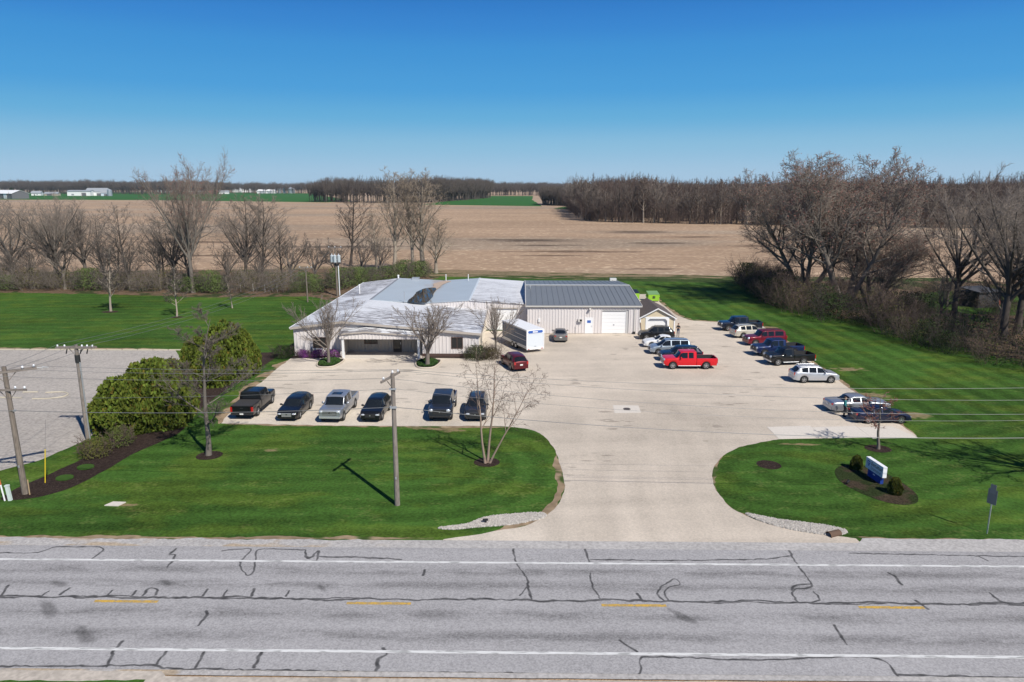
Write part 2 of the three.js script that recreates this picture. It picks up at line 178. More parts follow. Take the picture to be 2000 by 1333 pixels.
for (let i = 0; i < 14; i++) { const x = -66 + i * 1.9; const o = tag(mesh('parking_curb', box(x, x + 1.72, 0.01, 0.12, -84.15, -83.97), kerbM), 'low pale concrete bumper in the row along the back of the grey lot', 'parking curb', 'bumpers along the grey gravel lot'); }
for (const [n, pts] of [['hooked pale timber edging lying on the grey gravel lot', [[-46.3, -65.7], [-44.7, -65.9], [-43.8, -65.2], [-43.7, -64.4], [-44.6, -63.8], [-46.2, -63.6]]], ['straight pale timber edging lying on the grey gravel lot', [[-47.4, -63.9], [-49.6, -64.0]]], ['thin pale timber edging beside the pole on the grey lot', [[-47.2, -65.9], [-48.6, -65.8]]]]) { const c = new THREE.CatmullRomCurve3(pts.map((p) => V(p[0], 0.05, p[1]))); tag(mesh('timber_edging', new THREE.TubeGeometry(c, 20, 0.06, 6), kerbM), n, 'edging'); }
// road
const roadRect = [-34, 34, -23, -38];
const cracks = [[[-28.56, -35.11], [-26.51, -35.23], [-26.03, -35.80], [-24.73, -35.79], [-23.34, -35.75], [-23.10, -35.41], [-23.22, -34.59]], [[-19.15, -35.67], [-19.21, -35.05], [-18.87, -35.00], [-18.70, -33.73]], [[-16.52, -35.51], [-15.54, -35.74], [-15.02, -35.67], [-14.93, -35.25], [-15.05, -34.30], [-14.57, -33.41], [-14.09, -33.04], [-13.97, -33.42], [-14.33, -34.58], [-14.52, -35.67], [-13.25, -35.69], [-11.95, -35.65]], [[-11.95, -35.65], [-11.54, -34.75], [-11.38, -34.89], [-11.22, -35.58], [-10.98, -34.49]], [[-10.98, -34.95], [-8.80, -34.90], [-6.42, -34.74]], [[-25.52, -31.01], [-25.85, -31.92]], [[-23.54, -31.08], [-23.46, -31.44]], [[-22.68, -31.14], [-22.61, -31.73]], [[-20.33, -31.13], [-20.39, -31.58]], [[-19.13, -31.14], [-19.16, -31.55]], [[-18.60, -31.11], [-18.60, -31.72], [-18.16, -31.61], [-17.98, -31.12]], [[-15.65, -31.15], [-15.67, -31.71]], [[-14.60, -31.12], [-14.66, -31.66]], [[-13.24, -31.14], [-13.34, -31.79]], [[-11.54, -31.14], [-11.55, -31.66]], [[-14.81, -28.72], [-14.78, -29.67], [-14.93, -29.87]], [[-17.33, -25.82], [-17.62, -26.82], [-17.61, -27.56]], [[-15.34, -25.93], [-15.34, -26.94]], [[-13.58, -25.87], [-13.67, -26.87]], [[-11.16, -25.88], [-11.21, -26.91]], [[-6.21, -25.27], [-6.00, -25.82], [-6.08, -26.47], [-5.82, -26.81], [-6.01, -27.24]], [[-21.79, -25.79], [-18.60, -25.87], [-15.39, -25.93], [-14.88, -25.78], [-12.83, -25.76], [-6.29, -25.66], [-0.36, -25.66]], [[-5.10, -33.17], [-5.06, -33.67]], [[-0.51, -36.73], [-0.28, -34.51], [0.26, -33.00], [0.32, -32.28], [-0.06, -31.37]], [[0.32, -32.28], [0.50, -31.04]], [[3.09, -36.99], [3.53, -35.93], [3.65, -34.56]], [[3.56, -33.46], [3.59, -32.10], [3.91, -30.98]], [[5.75, -31.63], [5.89, -30.97]], [[7.00, -30.92], [6.73, -31.46], [6.90, -32.03], [7.49, -32.74], [7.93, -32.98], [8.02, -32.51], [7.37, -32.15], [7.06, -31.58], [7.18, -30.92]], [[14.90, -37.25], [14.76, -35.80], [14.67, -34.46], [14.69, -32.96], [14.59, -32.37], [13.73, -32.12], [13.41, -31.78], [13.37, -31.01]], [[14.68, -32.60], [13.86, -32.47], [13.46, -32.01]], [[14.53, -31.91], [14.51, -31.24], [13.64, -30.90]], [[19.11, -33.75], [19.25, -33.39], [19.20, -32.59]], [[23.15, -31.91], [23.27, -31.14], [24.13, -30.88]], [[18.00, -35.71], [21.57, -35.62], [27.29, -35.48]], [[24.84, -35.53], [25.05, -35.00]], [[3.72, -34.88], [6.12, -34.81], [10.53, -34.90], [13.61, -35.10], [14.61, -35.39]], [[-0.36, -25.66], [4.81, -25.65], [5.07, -26.63], [5.20, -26.76], [9.41, -26.65], [15.20, -26.80], [15.45, -26.44], [15.45, -25.80], [15.50, -25.40]], [[15.54, -25.77], [20.61, -25.72]], [[4.37, -27.92], [5.03, -27.08]], [[14.32, -29.18], [14.30, -27.70]], [[19.12, -31.19], [19.37, -30.52]]];
{ const r = RNG(5), c = []; for (let x = -34; x <= 34; x += 0.7) c.push([x, -30.98 + (r() - 0.5) * 0.12 + 0.06 * Math.sin(x)]); cracks.push(c); const c2 = []; for (let x = -34; x <= 34; x += 0.9) c2.push([x, -30.9 + (r() - 0.5) * 0.16]); cracks.push(c2.slice(0, 30), c2.slice(44)); }
{
  const W = 2048, H = 1024, mask = new Float32Array(W * H), r = RNG(9);
  const dot = (x, z, rad, a) => { const cx = ((x - roadRect[0]) / 68) * W, cy = ((z - roadRect[2]) / -15) * H, rx = (rad / 68) * W, ry = (rad / 15) * H; for (let j = Math.floor(cy - ry - 1); j <= cy + ry + 1; j++) for (let i = Math.floor(cx - rx - 1); i <= cx + rx + 1; i++) { if (i < 0 || j < 0 || i >= W || j >= H) continue; const q = Math.hypot((i - cx) / rx, (j - cy) / ry); if (q < 1.3) mask[j * W + i] = Math.max(mask[j * W + i], a * (1 - sst(q, 0.55, 1.3))); } };
  for (const c of cracks) { const pts = c.length > 2 ? smoothLine(c, c.length * 8) : c, w = c.length > 60 ? 0.07 : 0.04 + 0.03 * r(); let acc = 0; for (let i = 0; i < pts.length - 1; i++) { const L = Math.hypot(pts[i + 1][0] - pts[i][0], pts[i + 1][1] - pts[i][1]), n = Math.ceil(L / 0.025); for (let s = 0; s < n; s++) { const t = s / n, x = mix(pts[i][0], pts[i + 1][0], t), z = mix(pts[i][1], pts[i + 1][1], t); acc += L / n; dot(x + (vn(x * 5, z * 5) - 0.5) * 0.08, z + (vn(x * 4 + 9, z * 4) - 0.5) * 0.1, w * (0.6 + 0.9 * vn(acc * 2.3, c.length)), 0.75 + 0.25 * vn(acc * 5, 2)); } } }
  const stains = [[-22.5, -29.9, 1.0, 0.35], [-19.6, -28.0, 1.2, 0.4], [-23.5, -32.2, 0.9, 0.2], [-18, -32.3, 0.8, 0.2], [7.6, -29.7, 0.8, 0.3], [-10, -31.9, 0.5, 0.2]];
  const bandDark = (z) => Math.max(...[-33.55, -32.2, -29.75, -28.1].map((c) => Math.exp(-(((z - c) / 0.42) ** 2))));
  const roadTex = tex(W, H, (u, v, o) => {
    const x = mix(roadRect[0], roadRect[1], u), z = mix(roadRect[2], roadRect[3], v), f = vn(x * 16, z * 16), f2 = vn(x * 30, z * 30), n = fbm(x * 0.25, z * 1.6, 4), n2 = fbm(x * 0.06 + 4, z * 0.8, 3);
    let k = 0.99 + 0.34 * (f - 0.5) + 0.26 * (f2 - 0.5) + 0.16 * (n - 0.5) - 0.30 * bandDark(z) * (0.35 + 0.9 * sst(fbm(x * 0.5, z * 2.2, 4), 0.3, 0.7)) + 0.10 * (n2 - 0.5);
    for (const [a, b, c, d] of stains) { if (Math.abs(x - a) > 4 || Math.abs(z - b) > 3) continue; const q = Math.hypot((x - a - (z - b) * 0.8) / (c * 0.5), (z - b) / (d * 2.2)) + (fbm(x * 2, z * 2, 3) - 0.5); k *= 1 - 0.42 * (1 - sst(q, 0.3, 1.1)); }
    if (z < -35.7) k *= 0.93 + 0.25 * (1 - sst(Math.abs(x - 8), 6, 11)) * 0.3;
    const edgeDirt = sst(z, -24.9, -25.6) ? 1 : 1; const m = mask[Math.min(H - 1, (v * H) | 0) * W + Math.min(W - 1, (u * W) | 0)];
    k *= edgeDirt; o[0] = mix(0.34 * k, 0.03, m * 0.9); o[1] = mix(0.331 * k, 0.03, m * 0.9); o[2] = mix(0.334 * k, 0.032, m * 0.9);
  });
  sheet('road', [[-300, -25.7], [300, -25.7], [300, -36.0], [-300, -36.0]], 0.03, GM({ map: roadTex, roughness: 0.92, bumpMap: bumpRep(34, 8), bumpScale: 0.008 }), roadRect, 'grey two lane asphalt road with tar sealed cracks');
  const shTex = tex(2048, 512, (u, v, o) => { const x = u * 80 - 40, z = v * 15, f = vn(x * 9, z * 9), f2 = vn(x * 21, z * 21), n = fbm(x * 0.4, z * 0.9, 4), left = 1 - sst(x, -14, -4), t = sst(n, 0.45, 0.62) * left, k = 0.85 + 0.3 * (f - 0.5) + 0.22 * (f2 - 0.5) + 0.2 * (n - 0.5) + 0.12 * left * (sst(f2, 0.7, 0.9)); o[0] = mix(0.46, 0.43, t) * k; o[1] = mix(0.44, 0.35, t) * k; o[2] = mix(0.425, 0.26, t) * k; });
  sheet('road_shoulder', wobble([[-300, -25.4, 0.02], [300, -25.4, 0.02], [300, -37.35, 0.08], [19.5, -37.45, 0.08], [19, -36.9, 0], [-5, -36.9, 0.02], [-9, -36.85, 0.18], [-300, -36.8, 0.18]], 0.3, 0.06, 17), 0.018, GM({ map: shTex, roughness: 0.97 }), [-40, 40, -30, -45], 'pale shoulder along the road');
}
sheet('near_verge', wobble([[-300, 40, 0], [300, 40, 0], [300, -25.3, 0], [-14.6, -25.3, 0.05], [-14.9, -25.6, 0.05], [-300, -25.65]], 0.5, 0.1, 27), 0.022, GM({ map: lot2Tex, color: lin(1, 0.98, 0.94), roughness: 1 }), [-95, -35, -43, -85], 'gravel verge on the near side of the road');
sheet('near_grass', wobble([[-80, -10, 0], [-15.6, -10, 0], [-15.3, -24.95], [-18, -25.05], [-22, -24.9], [-80, -25]], 0.4, 0.18, 29), 0.03, lawnM(frontTex, 36, 9), frontRect, 'grass at the near side of the road');
const paintW = GM({ map: tex(1024, 64, (u, v, o) => { const k = 0.78 + 0.2 * (vn(u * 300, v * 8) - 0.3) - 0.35 * sst(fbm(u * 120, v * 3 + 4, 3), 0.55, 0.68); o[0] = o[1] = 0.74 * k; o[2] = 0.73 * k; }), roughness: 0.8 });
const paintY = GM({ map: tex(512, 64, (u, v, o) => { const k = 0.85 + 0.3 * (vn(u * 90, v * 8) - 0.5), w = sst(fbm(u * 26, v * 6, 3), 0.58, 0.68); o[0] = mix(0.60, 0.27, w) * k; o[1] = mix(0.38, 0.25, w) * k; o[2] = mix(0.085, 0.21, w) * k; }), roughness: 0.8 });
sheet('edge_line', [[-300, -34.36], [300, -34.36], [300, -34.54], [-300, -34.54]], 0.036, paintW, [-30, 30, -34.36, -34.54], 'white edge line on the far side of the road');
sheet('edge_line', [[-300, -26.9], [300, -26.9], [300, -27.08], [-300, -27.08]], 0.036, paintW, [-22, 38, -26.9, -27.08], 'white edge line on the near side of the road');
for (let i = -6; i <= 6; i++) { const x = 3.87 + i * 12.27; if (Math.abs(x) > 60) continue; sheet('centre_dash', [[x, -30.5], [x + 3.1, -30.5], [x + 3.1, -30.7], [x, -30.7]], 0.036, paintY, [x - i * 1.3, x + 4 - i * 1.3, -30.5, -30.7], 'yellow dash of the broken centre line'); }
// white drainage stone at both lips of the drive
const stoneGeo = new THREE.IcosahedronGeometry(0.07, 0); stoneGeo.scale(1, 0.6, 0.8);
function stones(pts, n, seed, label) {
  const r = RNG(seed), s = pts.map((p) => new THREE.Vector2(...p)), bb = new THREE.Box2().setFromPoints(s), im = new THREE.InstancedMesh(stoneGeo, mat(0.41, 0.39, 0.37, 0.9), n), m = new THREE.Matrix4(), q = new THREE.Quaternion(), c = new THREE.Color();
  const inside = (x, z) => { let k = false; for (let i = 0, j = s.length - 1; i < s.length; j = i++) if ((s[i].y > z) !== (s[j].y > z) && x < ((s[j].x - s[i].x) * (z - s[i].y)) / (s[j].y - s[i].y) + s[i].x) k = !k; return k; };
  for (let i = 0; i < n; i++) { let x, z; do { x = mix(bb.min.x, bb.max.x, r()); z = mix(bb.min.y, bb.max.y, r()); } while (!inside(x, z)); q.setFromEuler(new THREE.Euler(r() * 6, r() * 6, r() * 6)); const k = 0.6 + r() * 0.9; im.setMatrixAt(i, m.compose(V(x, 0.03, z), q, V(k, k, k))); const t = 0.7 + 0.5 * r(); im.setColorAt(i, c.setRGB(t, t * 0.98, t * 0.95)); }
  im.name = numbered('drainage_stone'); im.castShadow = im.receiveShadow = true; scene.add(im); tag(im, label, null, null, 'stuff');
}
stones(smoothLine([[-4.9, -38.35], [-3.2, -38.9], [-2.2, -39.75], [-0.8, -40.15], [1.4, -40.35], [1.5, -39.9], [0.3, -39.2], [-0.4, -38.9], [-2.6, -38.5], [-4.2, -38.2]], 60, true), 5200, 3, 'white drainage stone beside the left lip of the drive');
stones(smoothLine([[13.8, -40.5], [15.6, -39.7], [18.3, -38.9], [19.0, -38.3], [18.2, -37.8], [16.3, -38.25], [14.6, -39.3]], 60, true), 4200, 4, 'white drainage stone beside the right lip of the drive');
{ const t = thing('culvert_end', 'rusty culvert pipe mouth in the stones by the right lip of the drive', 'pipe', [18.05, 0.05, -37.85], 0.4); mesh('pipe', new THREE.CylinderGeometry(0.22, 0.22, 0.8, 14, 1, true).rotateZ(Math.PI / 2), mat(0.12, 0.08, 0.06, 0.9), t); mesh('rim', new THREE.TorusGeometry(0.22, 0.03, 6, 16).rotateY(Math.PI / 2).translate(-0.4, 0, 0), mat(0.16, 0.1, 0.07, 0.9), t); }
{ const t = thing('drain_marker', 'small black outlet fitting standing in the white stones', 'outlet', [-2.13, 0.02, -38.98]); mesh('stem', cyl(0, 0, 0.22, 0, 0.05), mat(0.02, 0.02, 0.02, 0.6), t); mesh('cap', box(-0.16, 0.16, 0.2, 0.28, -0.07, 0.07), mat(0.02, 0.02, 0.02, 0.6), t); }
// mulch beds
const mulchTex = tex(512, 512, (u, v, o) => { const f = vn(u * 160, v * 90), f2 = vn(u * 60, v * 120), k = 0.45 + 0.6 * f + 0.4 * f2, p = sst(vn(u * 200 + 7, v * 200), 0.85, 0.97) * 0.12; o[0] = 0.062 * k + p; o[1] = 0.043 * k + p * 0.8; o[2] = 0.036 * k + p * 0.6; });
const mulchM = GM({ map: mulchTex, roughness: 1, bumpMap: bumpRep(16), bumpScale: 0.06 }), mR = [0, 10, 0, -10];
const bed = (pts, y, label, seed) => sheet('mulch_bed', wobble(pts, 0.25, 0.07, seed), y, mulchM, mR, label);
bed(smoothLine([[-33.4, -41.9], [-31.5, -42.1], [-30.2, -43.4], [-29.5, -46.6], [-29.2, -49.8], [-28.4, -52.4], [-27.9, -54.6], [-28.6, -58], [-29.0, -61], [-29.2, -67], [-29.0, -74], [-29.4, -82.6], [-32.4, -82.6], [-33.6, -75], [-34.4, -66], [-34.3, -58], [-32.8, -53], [-32.4, -49], [-33.0, -46], [-33.6, -43.5]], 120, true), 0.014, 'dark mulch bed under the evergreens', 2);
bed(ellipse(-23.3, -49.62, 0.92, 0.9), 0.014, 'round mulch ring under the lone lawn tree', 3); bed(ellipse(-2.5, -48.6, 0.92, 0.9), 0.014, 'round mulch ring under the birch', 4); bed(ellipse(27.35, -51.75, 0.95, 0.85), 0.014, 'round mulch ring under the young tree', 5); bed(ellipse(17.83, -48.4, 0.85, 0.85), 0.014, 'empty round mulch ring in the right lawn', 6);
bed(ellipse(-65.8, -110.9, 1.3, 0.9), 0.014, 'dirt ring under a sapling of the left lawn', 7); bed(ellipse(-52.9, -106.4, 0.9, 0.7), 0.014, 'dirt ring under the middle sapling of the left lawn', 8);
const signBedTex = tex(512, 512, (u, v, o) => { const n = fbm(u * 7, v * 7, 4), f = vn(u * 110, v * 110), k = 0.5 + 0.7 * f, g = sst(n, 0.42, 0.6); o[0] = mix(0.10, 0.05, g) * k; o[1] = mix(0.075, 0.07, g) * k; o[2] = mix(0.05, 0.025, g) * k; });
sheet('sign_bed', wobble(smoothLine([[22.3, -47.6], [23.3, -48.35], [24.5, -48.4], [25.4, -47.3], [25.85, -45.4], [25.8, -43.3], [25.0, -42.1], [23.9, -41.9], [22.9, -42.6], [22.1, -44], [21.75, -45.8]], 80, true), 0.2, 0.04, 9), 0.014, GM({ map: signBedTex, roughness: 1, bumpMap: bumpRep(14), bumpScale: 0.05 }), [20, 28, -40, -49], 'oval bed of patchy ground cover round the sign');
bed([[-27.1, -80.2], [-21.2, -80.2], [-21.2, -81.3], [-27.1, -81.3]], 0.02, 'mulch strip under the flowering shrubs', 12); bed([[-11.4, -80.4], [-4.0, -80.4], [-3.2, -82.5], [-5, -83], [-11.4, -81.2]], 0.02, 'mulch strip along the right front wall', 13);
console.log('ground ok');

// ---------- buildings ----------
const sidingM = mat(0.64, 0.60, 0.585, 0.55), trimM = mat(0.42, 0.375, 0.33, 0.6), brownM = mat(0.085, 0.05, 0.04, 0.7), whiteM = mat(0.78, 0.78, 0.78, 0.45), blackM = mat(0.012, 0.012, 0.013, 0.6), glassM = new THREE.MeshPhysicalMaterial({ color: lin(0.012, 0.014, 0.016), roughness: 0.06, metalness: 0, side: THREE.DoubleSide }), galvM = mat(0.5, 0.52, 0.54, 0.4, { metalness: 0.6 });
// ribbed sheet wall in a vertical plane from (x0,z0) to (x1,z1); the ribs stand out to the right-hand side of that direction
function ribWall(x0, z0, x1, z1, bot, top, pitch = 0.4, rib = 0.11, proud = 0.05) {
  const L = Math.hypot(x1 - x0, z1 - z0), dx = (x1 - x0) / L, dz = (z1 - z0) / L, nx = -dz, nz = dx, prof = []; const n = Math.max(1, Math.round(L / pitch)), p = L / n;
  for (let i = 0; i < n; i++) { const s = i * p; prof.push([s, 0], [s + p - rib - 0.03, 0], [s + p - rib, proud], [s + p - 0.03, proud]); } prof.push([L, 0]);
  const a = []; const P = (s, d, y) => [x0 + dx * s + nx * d, y, z0 + dz * s + nz * d], B = (s) => (typeof bot === 'function' ? bot(s / L) : bot), T = (s) => (typeof top === 'function' ? top(s / L) : top);
  for (let i = 0; i < prof.length - 1; i++) { const [s, d] = prof[i], [t, e] = prof[i + 1], A = P(s, d, B(s)), Bq = P(t, e, B(t)), C = P(t, e, T(t)), D = P(s, d, T(s)); a.push(...A, ...Bq, ...C, ...A, ...C, ...D); }
  const g = new THREE.BufferGeometry(); g.setAttribute('position', new THREE.Float32BufferAttribute(a, 3)); g.setAttribute('uv', new THREE.Float32BufferAttribute(new Float32Array((a.length / 3) * 2), 2)); g.computeVertexNormals(); return g;
}
const roofRect = [-28, 2, -80, -122];
const roofTex = tex(1536, 1536, (u, v, o) => {
  const x = mix(roofRect[0], roofRect[1], u), z = mix(roofRect[2], roofRect[3], v), n = fbm(x * 0.9 + 5, z * 4.6, 4), m = fbm(x * 0.12, z * 0.16 + 3, 3), fleck = fbm(x * 1.7, z * 8 + 8, 3), g = vn(x * 6, z * 6);
  let dirt = sst(n, 0.51, 0.58) * sst(m, 0.36, 0.5) * 0.95 + sst(fleck, 0.58, 0.66) * 0.7 * sst(m, 0.3, 0.55); const right = x > -7.5 && z < -98; if (right) dirt *= 0.35; dirt = Math.min(0.85, dirt);
  const seam = Math.abs(((x / 0.91) % 1 + 1) % 1 - 0.5) > 0.47 ? 0.05 : 0, k = 0.94 + 0.12 * (g - 0.5) + 0.1 * (fbm(x * 0.5, z * 0.5, 3) - 0.5) - seam;
  o[0] = mix(0.66, 0.15, dirt) * k; o[1] = mix(0.67, 0.135, dirt) * k; o[2] = mix(0.69, 0.135, dirt) * k;
});
const roofM = new THREE.MeshStandardMaterial({ map: roofTex, roughness: 0.6, side: THREE.DoubleSide });
const roofUV = (g, r = roofRect) => { const p = g.attributes.position, uv = new Float32Array(p.count * 2); for (let i = 0; i < p.count; i++) { uv[i * 2] = (p.getX(i) - r[0]) / (r[1] - r[0]); uv[i * 2 + 1] = (p.getZ(i) - r[2]) / (r[3] - r[2]); } g.setAttribute('uv', new THREE.BufferAttribute(uv, 2)); return g; };
{
  const t = thing('office_building', 'low pale metal office with streaked white roof and shaded entrance porch', 'building');
  const ZF = -81.3, ZM = -97.0, ZB = -120.5, XL = -26.8, XR1 = -21, XV = -13.4, XR2 = -7.2, XE = -5.0, XR = 0.55;
  const yL = 3.5, y1 = 4.22, yE = 2.82, yV = 3.85, y2 = 4.22, yR = 3.72;
  const frontTop = (x) => (x < XR1 ? mix(yL, y1, (x - XL) / (XR1 - XL)) : mix(y1, yE, (x - XR1) / (XE - XR1))), backTop = (x) => (x < XR1 ? mix(yL, y1, (x - XL) / (XR1 - XL)) : x < XV ? mix(y1, yV, (x - XR1) / (XV - XR1)) : x < XR2 ? mix(yV, y2, (x - XV) / (XR2 - XV)) : mix(y2, yR, (x - XR2) / (XR - XR2)));
  const W = (name, x0, x1, z, b, tp) => mesh(name, ribWall(x1, z, x0, z, typeof b === 'function' ? (s) => b(mix(x1, x0, s)) : b, typeof tp === 'function' ? (s) => tp(mix(x1, x0, s)) - 0.02 : tp), sidingM, t);
  const flip = (name, x0, x1, z, b, tp) => mesh(name, ribWall(x0, z, x1, z, typeof b === 'function' ? (s) => b(mix(x0, x1, s)) : b, typeof tp === 'function' ? (s) => tp(mix(x0, x1, s)) - 0.02 : tp), sidingM, t);
  const front = flip; // faces the road
  // front wall, left bay with window, porch recess, right bay with window
  const winL = [-24.6, -23.0, 1.0, 2.3], winR = [-8.3, -6.9, 0.95, 2.35];
  front('wall', XL, winL[0], ZF, 0.05, frontTop); front('wall', winL[0], winL[1], ZF, 0.05, winL[2]); front('wall', winL[0], winL[1], ZF, winL[3], frontTop); front('wall', winL[1], -20.9, ZF, 0.05, frontTop);
  front('wall', -20.9, -11.7, ZF, 2.55, frontTop);
  front('wall', -11.7, winR[0], ZF, 0.35, frontTop); front('wall', winR[0], winR[1], ZF, 0.35, winR[2]); front('wall', winR[0], winR[1], ZF, winR[3], frontTop); front('wall', winR[1], XE, ZF, 0.35, frontTop);
  mesh('plinth', box(-11.7, XE + 0.02, 0, 0.36, ZF - 0.2, ZF + 0.05), brownM, t);
  const window_ = (x0, x1, y0, y1, z, fm = brownM) => { const f = mesh('window', merge([box(x0, x1, y0, y0 + 0.08, z - 0.1, z + 0.06), box(x0, x1, y1 - 0.08, y1, z - 0.1, z + 0.06), box(x0, x0 + 0.08, y0 + 0.08, y1 - 0.08, z - 0.1, z + 0.06), box(x1 - 0.08, x1, y0 + 0.08, y1 - 0.08, z - 0.1, z + 0.06), box((x0 + x1) / 2 - 0.035, (x0 + x1) / 2 + 0.035, y0 + 0.08, y1 - 0.08, z - 0.08, z + 0.04)]), fm, t);
    for (const s of [0, 1]) mesh('pane', box(s ? (x0 + x1) / 2 + 0.03 : x0 + 0.07, s ? x1 - 0.07 : (x0 + x1) / 2 - 0.03, y0 + 0.07, y1 - 0.07, z - 0.06, z - 0.045), glassM, f); return f; };
  window_(...winL, ZF); window_(...winR, ZF);
  // porch recess
  const ZP = -83.4;
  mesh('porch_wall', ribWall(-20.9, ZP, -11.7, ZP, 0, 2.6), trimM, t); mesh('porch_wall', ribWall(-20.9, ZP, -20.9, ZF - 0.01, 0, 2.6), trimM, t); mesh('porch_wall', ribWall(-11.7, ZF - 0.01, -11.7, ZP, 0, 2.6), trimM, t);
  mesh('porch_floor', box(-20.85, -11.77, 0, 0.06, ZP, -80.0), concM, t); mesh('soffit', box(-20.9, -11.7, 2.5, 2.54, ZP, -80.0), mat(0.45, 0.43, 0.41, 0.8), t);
  window_(-19.0, -17.4, 1.05, 2.2, ZP + 0.11);
  { const d = mesh('door', box(-15.5, -14.5, 0.06, 2.2, ZP, ZP + 0.1), mat(0.05, 0.035, 0.03, 0.5), t); mesh('pane', box(-15.35, -14.65, 0.35, 2.05, ZP + 0.1, ZP + 0.115), glassM, d); mesh('handle', box(-14.62, -14.56, 1.0, 1.25, ZP + 0.1, ZP + 0.16), galvM, d); }
  for (const x of [-20.75, -11.95]) mesh('post', box(x - 0.12, x + 0.12, 0.0, 2.42, -80.2, -79.96), whiteM, t);
  // porch canopy: shallow gable standing forward of the wall
  const pT = (x) => (x < -18 ? mix(2.98, 3.24, (x + 21.1) / 3.1) : mix(3.24, 2.78, (x + 18) / 6.5));
  front('canopy_fascia', -21.1, -11.5, -79.9, 2.36, (x) => pT(x));
  mesh('canopy_roof', roofUV(prism([V(-21.2, pT(-21.1) + 0.03, -79.78), V(-18, pT(-18) + 0.03, -79.78), V(-18, 3.62, ZF), V(-21.2, 3.28, ZF)], 0.06)), roofM, t); mesh('canopy_roof', roofUV(prism([V(-18, pT(-18) + 0.03, -79.78), V(-11.4, pT(-11.5) + 0.03, -79.78), V(-11.4, 3.05, ZF), V(-18, 3.62, ZF)], 0.06)), roofM, t);
  mesh('canopy_trim', prism([V(-21.2, pT(-21.1) + 0.04, -79.72), V(-18, pT(-18) + 0.04, -79.72), V(-18, pT(-18) + 0.045, -79.8), V(-21.2, pT(-21.1) + 0.045, -79.8)], 0.14), trimM, t); mesh('canopy_trim', prism([V(-18, pT(-18) + 0.04, -79.72), V(-11.4, pT(-11.5) + 0.04, -79.72), V(-11.4, pT(-11.5) + 0.045, -79.8), V(-18, pT(-18) + 0.045, -79.8)], 0.14), trimM, t);
  mesh('canopy_side', ribWall(-21.1, ZF, -21.1, -79.92, 2.36, (s) => mix(3.25, 2.96, s)), sidingM, t); mesh('canopy_side', ribWall(-11.5, -79.92, -11.5, ZF, 2.36, (s) => mix(2.76, 3.0, s)), sidingM, t);
  // side and rear walls
  mesh('wall', ribWall(XL, ZB, XL, ZF, 0.05, yL - 0.03), sidingM, t); mesh('wall', ribWall(XE, ZF, XE, ZM, 0.05, yE - 0.03), mat(0.6, 0.54, 0.45, 0.6), t); mesh('wall', ribWall(XR, ZB, XL, ZB, 0.05, (s) => backTop(mix(XR, XL, s))), sidingM, t);
  front('gable_wall', XV - 1.5, XE, ZM, (x) => frontTop(x) - 0.1, (x) => backTop(x)); front('wall', XE, -4.1, ZM, 0.05, backTop); front('wall', -4.1, -0.65, ZM, 3.1, backTop); front('wall', -0.65, XR + 0.2, ZM, 0.05, backTop);
  { const d = mesh('garage_door', merge(Array.from({ length: 5 }, (_, i) => box(-4.1, -0.65, 0.04 + i * 0.612, 0.64 + i * 0.612, ZM - 0.12, ZM - 0.08 + 0.01 * (i % 2)))), whiteM, t); mesh('handle', box(-2.5, -2.3, 0.5, 0.54, ZM - 0.07, ZM - 0.03), blackM, d); mesh('header', box(-4.15, -0.6, 3.06, 3.2, ZM - 0.02, ZM + 0.1), trimM, t); }
  // roofs, each slope a panel sheet with an edge
  const slope = (name, xa, ya, xb, yb, z0, z1, m = roofM) => mesh(name, roofUV(prism([V(xa, ya, z0), V(xb, yb, z0), V(xb, yb, z1), V(xa, ya, z1)], 0.1)), m, t);
  const OV = ZF + 0.35;
  slope('roof_slope', XL - 0.25, yL + 0.0, XR1, y1 + 0.05, OV, ZB - 0.2); slope('roof_slope', XR1, y1 + 0.05, XE + 0.2, yE + 0.03, OV, ZM - 0.02);
  slope('roof_slope', XR2, y2 + 0.05, XR, yR + 0.04, ZM + 0.15, ZB - 0.2);
  const memTex = tex(1024, 1024, (u, v, o) => { const x = u * 14, z = v * 24, k = 0.95 + 0.12 * (fbm(x * 0.4, z * 0.4, 4) - 0.5) + 0.06 * (vn(x * 9, z * 9) - 0.5) - (Math.abs(((z / 1.9) % 1) - 0.5) > 0.485 ? 0.05 : 0); const vx = Math.abs(x - 7.3), silt = (1 - sst(vx + 2.2 * (fbm(x * 0.9, z * 0.35, 4) - 0.5), 0.5, 1.9)) * sst(v, 0.3, 0.85) * 0.6; o[0] = mix(0.40, 0.36, silt) * k; o[1] = mix(0.455, 0.28, silt) * k; o[2] = mix(0.50, 0.22, silt) * k; });
  const memM = new THREE.MeshStandardMaterial({ map: memTex, roughness: 0.5, side: THREE.DoubleSide }), memRect = [XR1, XR2, ZM, ZB];
  for (const [xa, ya, xb, yb] of [[XR1 + 0.02, y1 + 0.045, XV, yV + 0.03], [XV, yV + 0.03, XR2 - 0.02, y2 + 0.045]]) mesh('membrane_roof', roofUV(prism([V(xa, ya, ZM + 0.1), V(xb, yb, ZM + 0.1), V(xb, yb, ZB - 0.2), V(xa, ya, ZB - 0.2)], 0.1), memRect), memM, t);
  mesh('ridge_cap', prism([V(XR1 - 0.12, y1 + 0.1, ZM), V(XR1 + 0.14, y1 + 0.1, ZM), V(XR1 + 0.14, y1 + 0.1, ZB - 0.2), V(XR1 - 0.12, y1 + 0.1, ZB - 0.2)], 0.05), mat(0.22, 0.23, 0.25, 0.6), t); mesh('ridge_cap', prism([V(XR2 - 0.14, y2 + 0.1, ZM + 0.12), V(XR2 + 0.14, y2 + 0.1, ZM + 0.12), V(XR2 + 0.14, y2 + 0.1, ZB - 0.2), V(XR2 - 0.14, y2 + 0.1, ZB - 0.2)], 0.045), mat(0.55, 0.6, 0.64, 0.5), t);
